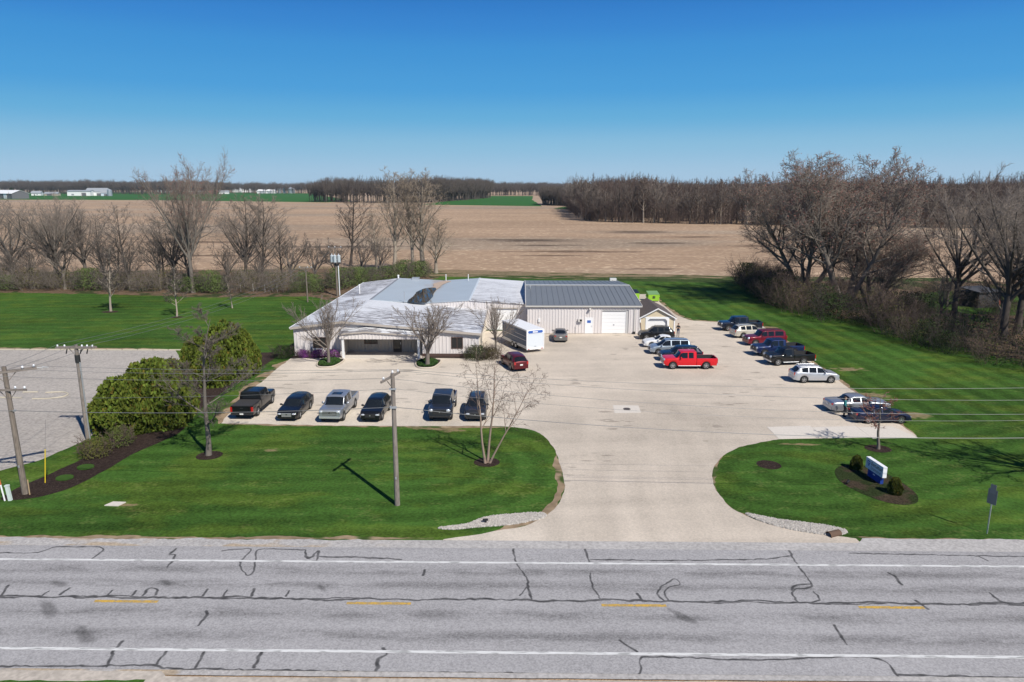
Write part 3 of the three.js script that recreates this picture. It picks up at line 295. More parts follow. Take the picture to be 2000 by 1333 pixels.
  // rain water standing in the valley, with the silt round it
  const pud = (p) => p.map(([x, z]) => [x, z]); const siltM = mat(0.42, 0.33, 0.265, 0.9);
  const yw = yV + 0.16;
  mesh('silt_stain', sheetGeo(wobble(smoothLine(pud([[-13.15, -97.74], [-13.02, -102.45], [-13.14, -106.55], [-13.11, -110.41], [-12.83, -115.16], [-12.03, -119.01], [-13.07, -118.99], [-14.31, -116.39], [-14.21, -112.13], [-13.93, -105.49], [-13.60, -100.03]]), 60, true), 0.3, 0.18, 6), yV + 0.145, [0, 1, 0, 1]), siltM, t).visible = true;
  mesh('roof_puddle', sheetGeo(wobble(smoothLine(pud([[-15.69, -96.59], [-15.86, -99.07], [-15.78, -102.41], [-15.85, -106.51], [-15.17, -110.09], [-13.83, -110.97], [-13.37, -109.84], [-13.16, -105.50], [-12.90, -101.48], [-13.00, -98.19], [-13.19, -96.40]]), 60, true), 0.25, 0.1, 8), yw, [0, 1, 0, 1]), new THREE.MeshPhysicalMaterial({ color: lin(0.035, 0.03, 0.025), roughness: 0.03, side: THREE.DoubleSide }), t);
  // eaves trim and gutter
  const trim = (x0, y0, x1, yq, z) => mesh('fascia', prism([V(x0, y0 + 0.02, z + 0.06), V(x1, yq + 0.02, z + 0.06), V(x1, yq + 0.025, z), V(x0, y0 + 0.025, z)], 0.26), trimM, t);
  trim(XL - 0.3, yL, XR1, y1 + 0.05, OV); trim(XR1, y1 + 0.05, XE + 0.22, yE + 0.03, OV); mesh('gutter', prism([V(XL - 0.4, yL + 0.02, OV), V(XL - 0.27, yL + 0.02, OV), V(XL - 0.27, yL + 0.02, ZB), V(XL - 0.4, yL + 0.02, ZB)], 0.16), whiteM, t); mesh('gutter', prism([V(XE + 0.2, yE + 0.03, OV), V(XE + 0.34, yE + 0.03, OV), V(XE + 0.34, yE + 0.03, ZM), V(XE + 0.2, yE + 0.03, ZM)], 0.16), trimM, t);
  // vents
  for (const [x, y, z, h, r, m] of [[-21.0, 4.3, -119.8, 0.5, 0.14, whiteM], [-12.9, 3.9, -119.9, 1.0, 0.07, whiteM], [-9.0, 4.1, -118.5, 1.1, 0.06, whiteM], [-24.4, 3.8, -105.5, 1.35, 0.08, whiteM], [-16.2, 4.0, -96.6, 1.5, 0.05, galvM]]) { const vp = mesh('vent_pipe', cyl(x, y, y + h, z, r), m, t); if (r > 0.06) mesh('cap', cyl(x, y + h, y + h + 0.1, z, r * 1.5, r * 1.2), m, vp); }
  mesh('roof_unit', box(-18.6, -17.4, 4.0, 4.5, -120.2, -119.2), galvM, t);
  mesh('meter_box', box(XL - 0.22, XL - 0.04, 1.4, 2.0, -83.2, -82.8), galvM, t);
}
{ // shop
  const t = thing('shop_building', 'pale ribbed metal workshop with grey standing seam roof and white roller door', 'building');
  const X0 = 0.8, X1 = 15.95, Z0 = -94.8, Z1 = -120.2, ye = 3.85, yr = 4.95, ZR = (Z0 + Z1) / 2 + 1.0;
  const front = (x0, x1, b, tp) => mesh('wall', ribWall(x0, Z0, x1, Z0, b, tp), sidingM, t);
  const D = [10.9, 14.15, 3.05], P = [8.65, 9.65, 2.15];
  front(X0, P[0], 0.05, ye); front(P[0], P[1], P[2], ye); front(P[1], D[0], 0.05, ye); front(D[0], D[1] + 0.35, D[2] + 0.25, ye); front(D[1] + 0.35, X1, 0.05, ye);
  const side = (x, flip) => { const zs = flip ? [Z1, Z0] : [Z0, Z1]; const topz = (z) => (z > ZR ? mix(ye, yr, (Z0 - z) / (Z0 - ZR)) : mix(yr, ye, (ZR - z) / (ZR - Z1))); mesh('wall', ribWall(x, zs[0], x, zs[1], 0.05, (s) => topz(mix(zs[0], zs[1], s))), sidingM, t); };
  side(X0, true); side(X1, false); mesh('wall', ribWall(X1, Z1, X0, Z1, 0.05, ye), sidingM, t);
  const slateTex = tex(256, 512, (u, v, o) => { const k = 0.94 + 0.16 * (fbm(u * 5, v * 9, 4) - 0.5) + 0.06 * (vn(u * 60, v * 60) - 0.5); o[0] = 0.225 * k; o[1] = 0.235 * k; o[2] = 0.235 * k; });
  const rM = new THREE.MeshStandardMaterial({ map: slateTex, roughness: 0.45, metalness: 0.25, side: THREE.DoubleSide });
  const n = 20, w = (X1 - X0 + 0.5) / n; const panel = (za, ya, zb, yb) => { const pg = merge([prism([V(0, ya, za), V(w - 0.045, ya, za), V(w - 0.045, yb, zb), V(0, yb, zb)], 0.05), prism([V(w - 0.05, ya + 0.05, za), V(w, ya + 0.05, za), V(w, yb + 0.05, zb), V(w - 0.05, yb + 0.05, zb)], 0.1)]); return roofUV(pg, [-0.2, 3, za, zb]); };
  const gf = panel(Z0 + 0.25, ye + 0.06, ZR, yr + 0.08), gb = panel(ZR, yr + 0.08, Z1 - 0.25, ye + 0.06);
  for (let i = 0; i < n; i++) for (const g of [gf, gb]) { const p = mesh('roof_panel', g, rM, t); p.position.x = X0 - 0.25 + i * w; }
  mesh('ridge_cap', prism([V(X0 - 0.27, yr + 0.13, ZR + 0.28), V(X1 + 0.27, yr + 0.13, ZR + 0.28), V(X1 + 0.27, yr + 0.15, ZR - 0.28), V(X0 - 0.27, yr + 0.15, ZR - 0.28)], 0.05), mat(0.46, 0.47, 0.47, 0.5), t);
  mesh('gutter', box(X0 - 0.3, X1 + 0.3, ye - 0.16, ye + 0.04, Z0 + 0.12, Z0 + 0.28), mat(0.5, 0.48, 0.45, 0.5), t); mesh('eave_trim', box(X0 - 0.05, X1 + 0.05, ye - 0.28, ye - 0.16, Z0 + 0.05, Z0 + 0.12), trimM, t);
  for (const [x, xa] of [[X0 - 0.28, 0], [X1 + 0.26, 1]]) { mesh('rake_trim', prism([V(x - 0.05, ye + 0.1, Z0 + 0.27), V(x + 0.05, ye + 0.1, Z0 + 0.27), V(x + 0.05, yr + 0.13, ZR), V(x - 0.05, yr + 0.13, ZR)], 0.2), mat(0.55, 0.53, 0.5, 0.5), t); mesh('rake_trim', prism([V(x - 0.05, yr + 0.13, ZR), V(x + 0.05, yr + 0.13, ZR), V(x + 0.05, ye + 0.1, Z1 - 0.27), V(x - 0.05, ye + 0.1, Z1 - 0.27)], 0.2), mat(0.55, 0.53, 0.5, 0.5), t); }
  const rd = mesh('roller_door', merge(Array.from({ length: 6 }, (_, i) => box(D[0], D[1], 0.05 + i * 0.5, 0.535 + i * 0.5, Z0 - 0.2, Z0 - 0.16 + 0.008 * (i % 2)))), whiteM, t); mesh('handle', cyl(12.55, 1.2, 1.32, Z0 - 0.12, 0.06), galvM, rd);
  mesh('door_frame', merge([box(D[0] - 0.1, D[0], 0, D[2] + 0.25, Z0 - 0.2, Z0 + 0.045), box(D[1], D[1] + 0.36, 0, D[2] + 0.25, Z0 - 0.2, Z0 - 0.1), box(D[0], D[1], D[2] + 0.05, D[2] + 0.27, Z0 - 0.2, Z0 - 0.05)]), mat(0.5, 0.49, 0.48, 0.6), t);
  const dr = mesh('door', box(P[0] + 0.03, P[1] - 0.03, 0.05, P[2], Z0 - 0.06, Z0 + 0.05), whiteM, t); mesh('notice', box(8.88, 9.38, 1.5, 1.86, Z0 + 0.05, Z0 + 0.065), mat(0.04, 0.12, 0.42, 0.5), dr); mesh('handle', box(9.48, 9.54, 1.0, 1.12, Z0 + 0.05, Z0 + 0.12), galvM, dr);
  mesh('door_frame', merge([box(P[0] - 0.05, P[0] + 0.03, 0.03, P[2] + 0.08, Z0 - 0.06, Z0 + 0.07), box(P[1] - 0.03, P[1] + 0.05, 0.03, P[2] + 0.08, Z0 - 0.06, Z0 + 0.07), box(P[0] + 0.03, P[1] - 0.03, P[2], P[2] + 0.08, Z0 - 0.06, Z0 + 0.07)]), whiteM, t);
  const lamp = mesh('wall_lamp', box(9.1, 9.35, ye - 0.5, ye - 0.28, Z0 + 0.04, Z0 + 0.5), mat(0.6, 0.58, 0.55, 0.5), t); mesh('bracket', box(9.18, 9.27, ye - 0.62, ye - 0.5, Z0 + 0.03, Z0 + 0.25), galvM, lamp);
  const ac = mesh('wall_unit', box(7.65, 8.2, 1.7, 2.1, Z0 + 0.03, Z0 + 0.38), mat(0.6, 0.58, 0.55, 0.5), t); mesh('grille', box(7.85, 8.15, 1.76, 2.04, Z0 + 0.38, Z0 + 0.39), blackM, ac);
  mesh('meter_box', box(2.25, 2.52, 1.6, 2.1, Z0 + 0.03, Z0 + 0.18), whiteM, t); mesh('downpipe', box(15.2, 15.32, 0.1, ye - 0.1, Z0 + 0.03, Z0 + 0.13), mat(0.5, 0.48, 0.45, 0.5), t); mesh('downpipe_boot', box(15.1, 15.4, 0.02, 0.32, Z0 + 0.03, Z0 + 0.4), blackM, t); mesh('standpipe', cyl(7.35, 0.05, 1.1, Z0 + 0.15, 0.03), galvM, t);
  mesh('roof_vent', cyl(1.25, 4.6, 5.3, ZR + 2.2, 0.08), galvM, t); mesh('chimney_box', box(15.0, 16.1, 3.0, 4.3, Z1 - 0.9, Z1 - 0.02), mat(0.6, 0.6, 0.58, 0.6), t);
}
{ // garden shed
  const t = thing('garden_shed', 'cream shed with brown shingle roof and white cut-corner door', 'shed', [18.45, 0, -95.1]);
  const w = 2.32, L = 8.6, ye = 2.25, yr = 3.55, cream = mat(0.58, 0.49, 0.345, 0.8), sh = new THREE.Shape([[-w, 0], [w, 0], [w, ye], [0, yr - 0.1], [-w, ye]].map((p) => new THREE.Vector2(...p))); sh.holes.push(new THREE.Path([[-1.35, 0.05], [-1.35, 1.75], [-1.05, 2.05], [1.05, 2.05], [1.35, 1.75], [1.35, 0.05]].map((p) => new THREE.Vector2(...p))));
  mesh('wall', new THREE.ExtrudeGeometry(sh, { depth: 0.1, bevelEnabled: false }).translate(0, 0, -0.1), cream, t);
  for (const s of [-1, 1]) { for (let i = 0; i < 9; i++) mesh('siding_board', box(s * w - 0.03 * (s > 0 ? 0 : 1) - (s > 0 ? 0.03 : 0) * 0, s * w + 0.03, 0.02 + i * 0.245, 0.255 + i * 0.245, -L, -0.102), cream, t); }
  mesh('wall', box(-w, w, 0, ye, -L - 0.1, -L - 0.002), cream, t);
  for (const s of [-1, 1]) mesh('corner_board', box(s * w - 0.08, s * w + 0.08, 0.02, ye + 0.02, -0.06, 0.06), whiteM, t);
  const shinTex = tex(512, 512, (u, v, o) => { const row = Math.floor(v * 40), k = 0.72 + 0.4 * vn(Math.floor(u * 60 + (row % 2) * 0.5) * 3.7, row * 5.1) + 0.25 * (vn(u * 220, v * 220) - 0.5); o[0] = 0.105 * k; o[1] = 0.085 * k; o[2] = 0.08 * k; }), shinM = new THREE.MeshStandardMaterial({ map: shinTex, roughness: 0.95, side: THREE.DoubleSide });
  for (const s of [-1, 1]) { const q = [V(0, yr, 0.22), V(0, yr, -L - 0.25), V(s * (w + 0.28), ye - 0.1, -L - 0.25), V(s * (w + 0.28), ye - 0.1, 0.22)]; mesh('roof_slope', roofUV(prism(s < 0 ? q : q.reverse(), 0.08), [-3, 3, -9, 0]), shinM, t); const a = V(0, yr - 0.02, 0.2), b = V(s * (w + 0.28), ye - 0.12, 0.2); mesh('barge_board', prism([a, b, b.clone().setZ(0.27), a.clone().setZ(0.27)], 0.16), whiteM, t); }
  mesh('eave_band', box(-w, w, ye - 0.06, ye + 0.05, 0.003, 0.05), whiteM, t);
  const d = mesh('garage_door', merge(Array.from({ length: 4 }, (_, i) => box(-1.4, 1.4, 0.04 + i * 0.52, 0.55 + i * 0.52, -0.26, -0.22 + 0.008 * (i % 2)))), whiteM, t); mesh('handle', box(-0.1, 0.1, 0.6, 0.64, -0.215, -0.18), blackM, d);
  const fr = new THREE.Shape([[-1.6, 0.02], [1.6, 0.02], [1.6, 2.25], [-1.6, 2.25]].map((p) => new THREE.Vector2(...p))); fr.holes.push(new THREE.Path([[-1.33, 0.02], [-1.33, 1.74], [-1.04, 2.03], [1.04, 2.03], [1.33, 1.74], [1.33, 0.02]].map((p) => new THREE.Vector2(...p)))); mesh('door_frame', new THREE.ExtrudeGeometry(fr, { depth: 0.05, bevelEnabled: false }).translate(0, 0, 0.003), whiteM, t);
}
{ // things stacked between shop and shed
  for (let i = 0; i < 4; i++) { const o = tag(mesh('pallet_board', box(-0.05, 0.05, 0, 1.5 + 0.2 * (i % 2), -0.6, 0.6), mat(0.11, 0.065, 0.045, 0.9)), 'brown board leaning in the gap between workshop and shed', 'board', 'boards between workshop and shed'); o.position.set(16.0 + i * 0.0, 0.02, -95.6 - i * 1.3); o.position.x = 16.32 - 0.0; o.rotation.z = 0.12; }
}
function dumpster(label, pos, turn, lidOpen) {
  const t = thing('dumpster', label, 'dumpster', pos, turn, null), lime = mat(0.27, 0.52, 0.035, 0.5), s = new THREE.Shape([[-0.9, 0.15], [0.9, 0.15], [1.0, 1.25], [-0.75, 1.6], [-1.0, 1.6]].map((p) => new THREE.Vector2(...p)));
  const g = new THREE.ExtrudeGeometry(s, { depth: 1.9, bevelEnabled: false }).translate(0, 0, -0.95); g.rotateY(-Math.PI / 2); mesh('body', g, lime, t);
  mesh('lid', prism([V(-0.97, 1.3, 1.02), V(0.97, 1.3, 1.02), V(0.97, 1.66, -0.98), V(-0.97, 1.66, -0.98)], 0.05), lidOpen ? mat(0.02, 0.022, 0.03, 0.4) : mat(0.16, 0.3, 0.12, 0.5), t);
  for (const x of [-1.02, 1.02]) mesh('lift_pocket', box(x - 0.09, x + 0.09, 0.75, 1.0, -0.6, 0.6), lime, t);
  for (const x of [-0.7, 0.7]) for (const z of [-0.6, 0.6]) mesh('caster', cyl(x, 0, 0.16, z, 0.09), blackM, t);
  mesh('sticker', box(-0.22, 0.22, 0.6, 1.0, 0.985, 1.0), blackM, t); const st = new THREE.Shape([[-0.1, -0.12], [0.02, 0.0], [-0.05, 0.02], [0.1, 0.15], [0.03, 0.03], [0.09, 0.0]].map((p) => new THREE.Vector2(...p))); mesh('sticker_mark', new THREE.ExtrudeGeometry(st, { depth: 0.01, bevelEnabled: false }).translate(0, 0.8, 1.0), lime, t);
  return t;
}
dumpster('lime green dumpster with closed green lid and black sticker', [22.85, 0.02, -123.0], 0.05, false);
dumpster('lime green dumpster with black lid, behind the shed', [19.6, 0.02, -124.5], 0.1, true);
{ // box trailer
  const dir = V(-0.43, 0, -0.9).normalize(), t = thing('box_trailer', 'white box trailer with blue side panels and roll-up rear door', 'trailer', [1.65 + dir.x * 3.6, 0, -83.45 + dir.z * 3.6], Math.atan2(-dir.x, -dir.z));
  const hw = 1.15, L = 3.6, y0 = 0.55, yt = 2.85, blue = mat(0.03, 0.075, 0.15, 0.4), alu = mat(0.6, 0.62, 0.64, 0.35, { metalness: 0.5 });
  mesh('box', box(-hw, hw, y0, yt - 0.06, -L, L - 0.1), alu, t); mesh('roof', box(-hw - 0.03, hw + 0.03, yt - 0.06, yt, -L - 0.03, L), whiteM, t);
  for (const s of [-1, 1]) { for (let i = 0; i < 6; i++) mesh('side_panel', box(s * hw - 0.012 * (s < 0 ? 1 : 0), s * hw + 0.012 * (s > 0 ? 1 : 0) + (s < 0 ? 0 : 0.01) - (s < 0 ? 0.01 : 0), y0 + 0.3, yt - 0.2, -L + 0.1 + i * 1.16, -L + 1.25 + i * 1.16), blue, t); mesh('rail', box(s * hw - 0.04, s * hw + 0.04, y0 - 0.02, y0 + 0.12, -L, L), alu, t); mesh('rail', box(s * hw - 0.035, s * hw + 0.035, yt - 0.16, yt - 0.062, -L, L - 0.02), alu, t); mesh('side_stripe', box(s * (hw + 0.026) - 0.004, s * (hw + 0.026) + 0.004, 1.5, 1.56, -L + 0.2, L - 0.2), alu, t); mesh('side_stripe', box(s * (hw + 0.026) - 0.004, s * (hw + 0.026) + 0.004, 2.0, 2.04, 0.4, L - 0.3), alu, t);
    for (const z of [-0.4, 0.55]) { const wgeo = new THREE.CylinderGeometry(0.38, 0.38, 0.22, 18).rotateZ(Math.PI / 2).translate(s * (hw - 0.05), 0.38, z); const wh = mesh('wheel', wgeo, blackM, t); mesh('rim', new THREE.CylinderGeometry(0.2, 0.2, 0.24, 14).rotateZ(Math.PI / 2).translate(s * (hw - 0.05), 0.38, z), alu, wh); } mesh('mudguard', box(s * (hw + 0.02) - 0.1, s * (hw + 0.02) + 0.1, 0.78, 0.84, -0.9, 1.05), alu, t); }
  mesh('rear_frame', merge([box(-hw - 0.03, -hw + 0.06, y0, yt - 0.062, L - 0.1, L + 0.02), box(hw - 0.06, hw + 0.03, y0, yt - 0.062, L - 0.1, L + 0.02), box(-hw + 0.06, hw - 0.06, yt - 0.5, yt - 0.062, L - 0.1, L + 0.02), box(-hw + 0.06, hw - 0.06, y0, y0 + 0.1, L - 0.1, L + 0.02)]), whiteM, t);
  const rd = mesh('rear_door', merge(Array.from({ length: 6 }, (_, i) => box(-hw + 0.07, hw - 0.07, y0 + 0.11 + i * 0.283, y0 + 0.385 + i * 0.283, L - 0.08, L - 0.02 + 0.01 * (i % 2)))), mat(0.62, 0.66, 0.7, 0.5), t); mesh('latch', box(-0.1, 0.1, y0 + 0.2, y0 + 0.3, L - 0.015, L + 0.02), galvM, rd);
  const bs = new THREE.Shape(); bs.absarc(-0.82, 0, 0.16, Math.PI / 2, (3 * Math.PI) / 2); bs.absarc(0.82, 0, 0.16, -Math.PI / 2, Math.PI / 2); const band = mesh('name_band', new THREE.ExtrudeGeometry(bs, { depth: 0.012, bevelEnabled: false }).translate(0, yt - 0.28, L + 0.022), mat(0.03, 0.11, 0.42, 0.4), t);
  mesh('name_plate', merge([box(-0.36, 0.3, yt - 0.36, yt - 0.22, L + 0.036, L + 0.044), box(-0.34, -0.2, yt - 0.22, yt - 0.17, L + 0.036, L + 0.044)]), whiteM, band);
  for (const s of [-1, 1]) mesh('taillight', box(s * 0.9 - 0.1, s * 0.9 + 0.1, y0 - 0.1, y0 - 0.02, L - 0.02, L + 0.04), mat(0.4, 0.02, 0.02, 0.3), t); mesh('bumper', box(-hw, hw, y0 - 0.14, y0 - 0.002, L - 0.15, L + 0.015), whiteM, t); mesh('tongue', merge([rod(V(-0.7, 0.5, -L), V(0, 0.5, -L - 1.3), 0.05), rod(V(0.7, 0.5, -L), V(0, 0.5, -L - 1.3), 0.05), cyl(0, 0, 0.6, -L - 1.1, 0.04)]), blackM, t);
}
// far farm buildings: simple gabled volumes with walls, roof, doors
function barn(name, label, x, z, w, d, h, hr, turn, wm, rm, doors = []) {
  const t = thing(name, label, 'building', [x, 0, z], turn); const s = new THREE.Shape([[-d / 2, 0], [d / 2, 0], [d / 2, h], [0, hr], [-d / 2, h]].map((p) => new THREE.Vector2(...p)));
  mesh('wall', new THREE.ExtrudeGeometry(s, { depth: w, bevelEnabled: false }).rotateY(Math.PI / 2).translate(-w / 2, 0, 0), wm, t);
  for (const k of [-1, 1]) { const q = [V(-w / 2 - 0.8, hr + 0.3, 0), V(w / 2 + 0.8, hr + 0.3, 0), V(w / 2 + 0.8, h - 0.1, k * (d / 2 + 0.9)), V(-w / 2 - 0.8, h - 0.1, k * (d / 2 + 0.9))]; mesh('roof_slope', prism(k > 0 ? q : q.reverse(), 0.3), rm, t); }
  for (const [x0, x1, y0, y1, m] of doors) mesh(y0 > 0.5 ? 'window' : 'door', box(x0, x1, y0, y1, d / 2, d / 2 + 0.25), m, t); return t;
}
const farW = mat(0.78, 0.78, 0.78, 0.6), farG = mat(0.13, 0.13, 0.14, 0.7), farR = mat(0.3, 0.32, 0.34, 0.5), farRed = mat(0.3, 0.09, 0.07, 0.8), farT = mat(0.5, 0.42, 0.34, 0.8);
barn('machine_barn', 'long dark barn with pale metal roof and white sliding door, at the field edge', -806, -1129, 66, 24, 8, 12.8, -0.55, farG, farW, [[6, 16, 0.1, 7.5, farW]]);
barn('farm_house', 'small white farmhouse with grey roof beside the conifers', -1000, -1480, 18, 12, 5, 9, 0.2, farW, farR, [[-4, -2, 0.1, 3, farG], [1, 3, 1.2, 3, farG]]);
barn('farm_shed', 'low brown farm shed with grey roof', -962, -1470, 26, 12, 4, 7, 0.1, farT, farR, [[-8, 2, 0.1, 3.5, farG]]);
barn('white_barn', 'long white barn with dark open bays', -885, -1440, 44, 16, 9, 11, 0.1, farW, farR, [[6, 14, 0.1, 6, farG], [-14, -9, 1, 4, farR]]);
barn('grey_barn', 'tall grey roofed barn with dark bays behind the white barn', -862, -1462, 40, 24, 8, 15, 0.1, farW, farR, [[2, 18, 0.1, 5, farG]]);
barn('blue_shed', 'small pale blue gabled shed beside the grain bin', -826, -1425, 16, 12, 6, 10, 0.5, mat(0.5, 0.58, 0.66, 0.6), farR, [[-3, 3, 0.1, 4, farG]]);
barn('white_farmhouse', 'white far house behind the budding tall tree', -1072, -2170, 50, 14, 8, 11, 0.1, farW, farR, [[-6, -2, 0.1, 4, farG]]); barn('white_machine_shed', 'white far machine shed among the farm lots', -990, -2180, 50, 14, 7, 10, 0, farW, farW, [[-6, 6, 0.1, 5, farR]]); barn('red_barn', 'small red roofed far barn beside a conifer', -762, -1780, 18, 12, 4, 8, 0.4, farRed, farRed, [[-2, 2, 0.1, 3, farW]]); barn('white_cottage', 'small white far cottage by the red barn', -734, -1775, 22, 10, 5, 8, 0.2, farW, farR, [[-2, 2, 0.1, 3, farG]]); barn('white_poultry_house', 'long white far poultry house', -845, -2185, 60, 18, 8, 12, 0, farW, farW, [[-8, -2, 0.1, 4, farR]]); barn('white_workshop', 'white far workshop with pale gable', -790, -2185, 32, 14, 6, 10, 0.3, farW, farW, [[-3, 3, 0.1, 4, farR]]);
barn('white_store', 'white round roofed far store beside the grain bins', -668, -1890, 44, 26, 6, 10, 0, farW, farW, [[-5, 5, 0.1, 4, farW]]);
function bin(label, x, z, r, h) { const t = thing('grain_bin', label, 'grain bin', [x, 0, z], 0, null); mesh('wall', new THREE.LatheGeometry(Array.from({ length: 13 }, (_, i) => new THREE.Vector2(r + (i % 2) * 0.12, (h * i) / 12)), 24), galvM, t); mesh('roof', new THREE.ConeGeometry(r + 0.3, r * 0.55, 24).translate(0, h + r * 0.27, 0), mat(0.6, 0.62, 0.65, 0.4, { metalness: 0.5 }), t); mesh('cap', cyl(0, h + r * 0.5, h + r * 0.62, 0, 0.6), galvM, t); }
bin('slim silver grain bin next to the white store', -636, -1892, 4.4, 12); bin('slim silver grain bin between two other bins', -624, -1895, 4.6, 13); bin('wide silver grain bin at the end of the row', -606, -1895, 9, 12); bin('single pale grain bin by the blue shed', -812, -1415, 4.5, 11);
console.log('buildings ok');

// ---------- vehicles ----------
const paint = (r, g, b, metal = 0.25) => new THREE.MeshPhysicalMaterial({ color: lin(r, g, b), metalness: metal, roughness: 0.42, specularIntensity: 0.5, clearcoat: 0.7, clearcoatRoughness: 0.05, side: THREE.DoubleSide });
const carGlass = new THREE.MeshPhysicalMaterial({ color: lin(0.012, 0.015, 0.018), roughness: 0.04, side: THREE.DoubleSide, specularIntensity: 1 });
const rubber = mat(0.018, 0.018, 0.018, 0.85), alloy = mat(0.55, 0.56, 0.58, 0.3, { metalness: 0.8 }), darkAlloy = mat(0.06, 0.06, 0.065, 0.35, { metalness: 0.6 }), chrome = mat(0.62, 0.63, 0.65, 0.28, { metalness: 0.55 }), plasticM = mat(0.02, 0.02, 0.021, 0.6), lampR = new THREE.MeshPhysicalMaterial({ color: lin(0.42, 0.012, 0.012), roughness: 0.15, clearcoat: 1 }), lampW = new THREE.MeshPhysicalMaterial({ color: lin(0.6, 0.63, 0.66), roughness: 0.1, clearcoat: 1, metalness: 0.3 }), plateM = mat(0.7, 0.7, 0.68, 0.5);
const curve = (pts) => (t) => { if (t <= pts[0][0]) return pts[0][1]; for (let i = 0; i < pts.length - 1; i++) if (t <= pts[i + 1][0]) return mix(pts[i][1], pts[i + 1][1], (t - pts[i][0]) / (pts[i + 1][0] - pts[i][0])); return pts[pts.length - 1][1]; };
const tyreGeo = new Map();
function wheelGeo(r, w) { const k = r + '_' + w; if (!tyreGeo.has(k)) { const p = [[r * 0.62, -w / 2], [r * 0.9, -w / 2], [r * 0.985, -w * 0.36], [r, -w * 0.2], [r, w * 0.2], [r * 0.985, w * 0.36], [r * 0.9, w / 2], [r * 0.62, w / 2]].map((q) => new THREE.Vector2(...q));
  const ty = new THREE.LatheGeometry(p, 28).rotateX(Math.PI / 2), sp = []; for (let i = 0; i < 5; i++) sp.push(box(-r * 0.085, r * 0.085, 0.04, r * 0.58, w * 0.30, w * 0.42).rotateZ((i * 2 * Math.PI) / 5)); const rim = merge([new THREE.RingGeometry(r * 0.54, r * 0.64, 28).translate(0, 0, w * 0.46), new THREE.CylinderGeometry(r * 0.13, r * 0.13, w * 0.1, 12).rotateX(Math.PI / 2).translate(0, 0, w * 0.4), ...sp]), disc = new THREE.CircleGeometry(r * 0.62, 24).translate(0, 0, w * 0.16); tyreGeo.set(k, [ty, rim, disc]); } return tyreGeo.get(k); }
// profiles: t runs 0 (nose) .. 1 (tail), heights as share of the total height
const KINDS = {
  sedan: { L: 4.75, W: 1.82, H: 1.46, wb: 2.75, f: 0.19, r: 0.33, belt: [[0, 0.42], [0.03, 0.50], [0.1, 0.575], [0.29, 0.655], [0.5, 0.67], [0.8, 0.70], [0.97, 0.67], [1, 0.56]], roof: [[0, 0], [0.27, 0.64], [0.43, 0.955], [0.52, 1], [0.62, 0.985], [0.70, 0.93], [0.85, 0.69], [0.86, 0]], ws: [0.27, 0.43], rw: [0.70, 0.85], win: [[0.36, 0.535], [0.55, 0.68], [0.69, 0.745]], door: [[0.34, 0.54], [0.545, 0.71]] },
  boxy: { L: 5.35, W: 1.95, H: 1.47, wb: 2.9, f: 0.18, r: 0.34, belt: [[0, 0.46], [0.02, 0.55], [0.05, 0.6], [0.28, 0.66], [0.5, 0.675], [0.8, 0.685], [0.98, 0.66], [1, 0.55]], roof: [[0, 0], [0.28, 0.65], [0.41, 0.95], [0.47, 1], [0.63, 1], [0.69, 0.95], [0.79, 0.69], [0.8, 0]], ws: [0.28, 0.41], rw: [0.69, 0.79], win: [[0.36, 0.51], [0.525, 0.66], [0.665, 0.70]], door: [[0.34, 0.515], [0.52, 0.68]] },
  suv: { L: 4.7, W: 1.86, H: 1.68, wb: 2.72, f: 0.19, r: 0.37, belt: [[0, 0.42], [0.02, 0.50], [0.07, 0.575], [0.26, 0.635], [0.5, 0.65], [0.8, 0.675], [0.97, 0.68], [1, 0.60]], roof: [[0, 0], [0.24, 0.62], [0.385, 0.95], [0.46, 0.995], [0.7, 1], [0.86, 0.965], [0.89, 0.93], [0.985, 0.68], [0.99, 0]], ws: [0.24, 0.385], rw: [0.89, 0.985], win: [[0.33, 0.50], [0.52, 0.68], [0.70, 0.84]], door: [[0.32, 0.51], [0.515, 0.70]] },
  tall: { L: 5.1, W: 2.0, H: 1.9, wb: 2.95, f: 0.18, r: 0.40, belt: [[0, 0.46], [0.02, 0.56], [0.06, 0.6], [0.25, 0.63], [0.5, 0.64], [0.8, 0.65], [0.98, 0.65], [1, 0.58]], roof: [[0, 0], [0.25, 0.62], [0.365, 0.95], [0.42, 0.99], [0.7, 1], [0.93, 0.98], [0.955, 0.94], [0.99, 0.66], [0.995, 0]], ws: [0.25, 0.365], rw: [0.955, 0.99], win: [[0.33, 0.48], [0.50, 0.65], [0.68, 0.90]], door: [[0.32, 0.49], [0.495, 0.67]] },
  van: { L: 5.0, W: 1.96, H: 1.75, wb: 3.0, f: 0.185, r: 0.345, belt: [[0, 0.38], [0.02, 0.46], [0.06, 0.53], [0.2, 0.60], [0.5, 0.615], [0.8, 0.63], [0.97, 0.64], [1, 0.58]], roof: [[0, 0], [0.17, 0.58], [0.36, 0.95], [0.43, 0.995], [0.7, 1], [0.9, 0.975], [0.93, 0.93], [0.985, 0.65], [0.99, 0]], ws: [0.17, 0.36], rw: [0.93, 0.985], win: [[0.28, 0.475], [0.50, 0.70], [0.715, 0.90]], door: [[0.28, 0.49], [0.495, 0.72]] },
  pickup: { L: 5.85, W: 2.02, H: 1.93, wb: 3.65, f: 0.165, r: 0.41, belt: [[0, 0.47], [0.012, 0.58], [0.04, 0.61], [0.21, 0.635], [0.4, 0.64], [1, 0.64]], roof: [[0, 0], [0.22, 0.625], [0.31, 0.95], [0.35, 0.99], [0.48, 1], [1, 1]], ws: [0.22, 0.31] },
};
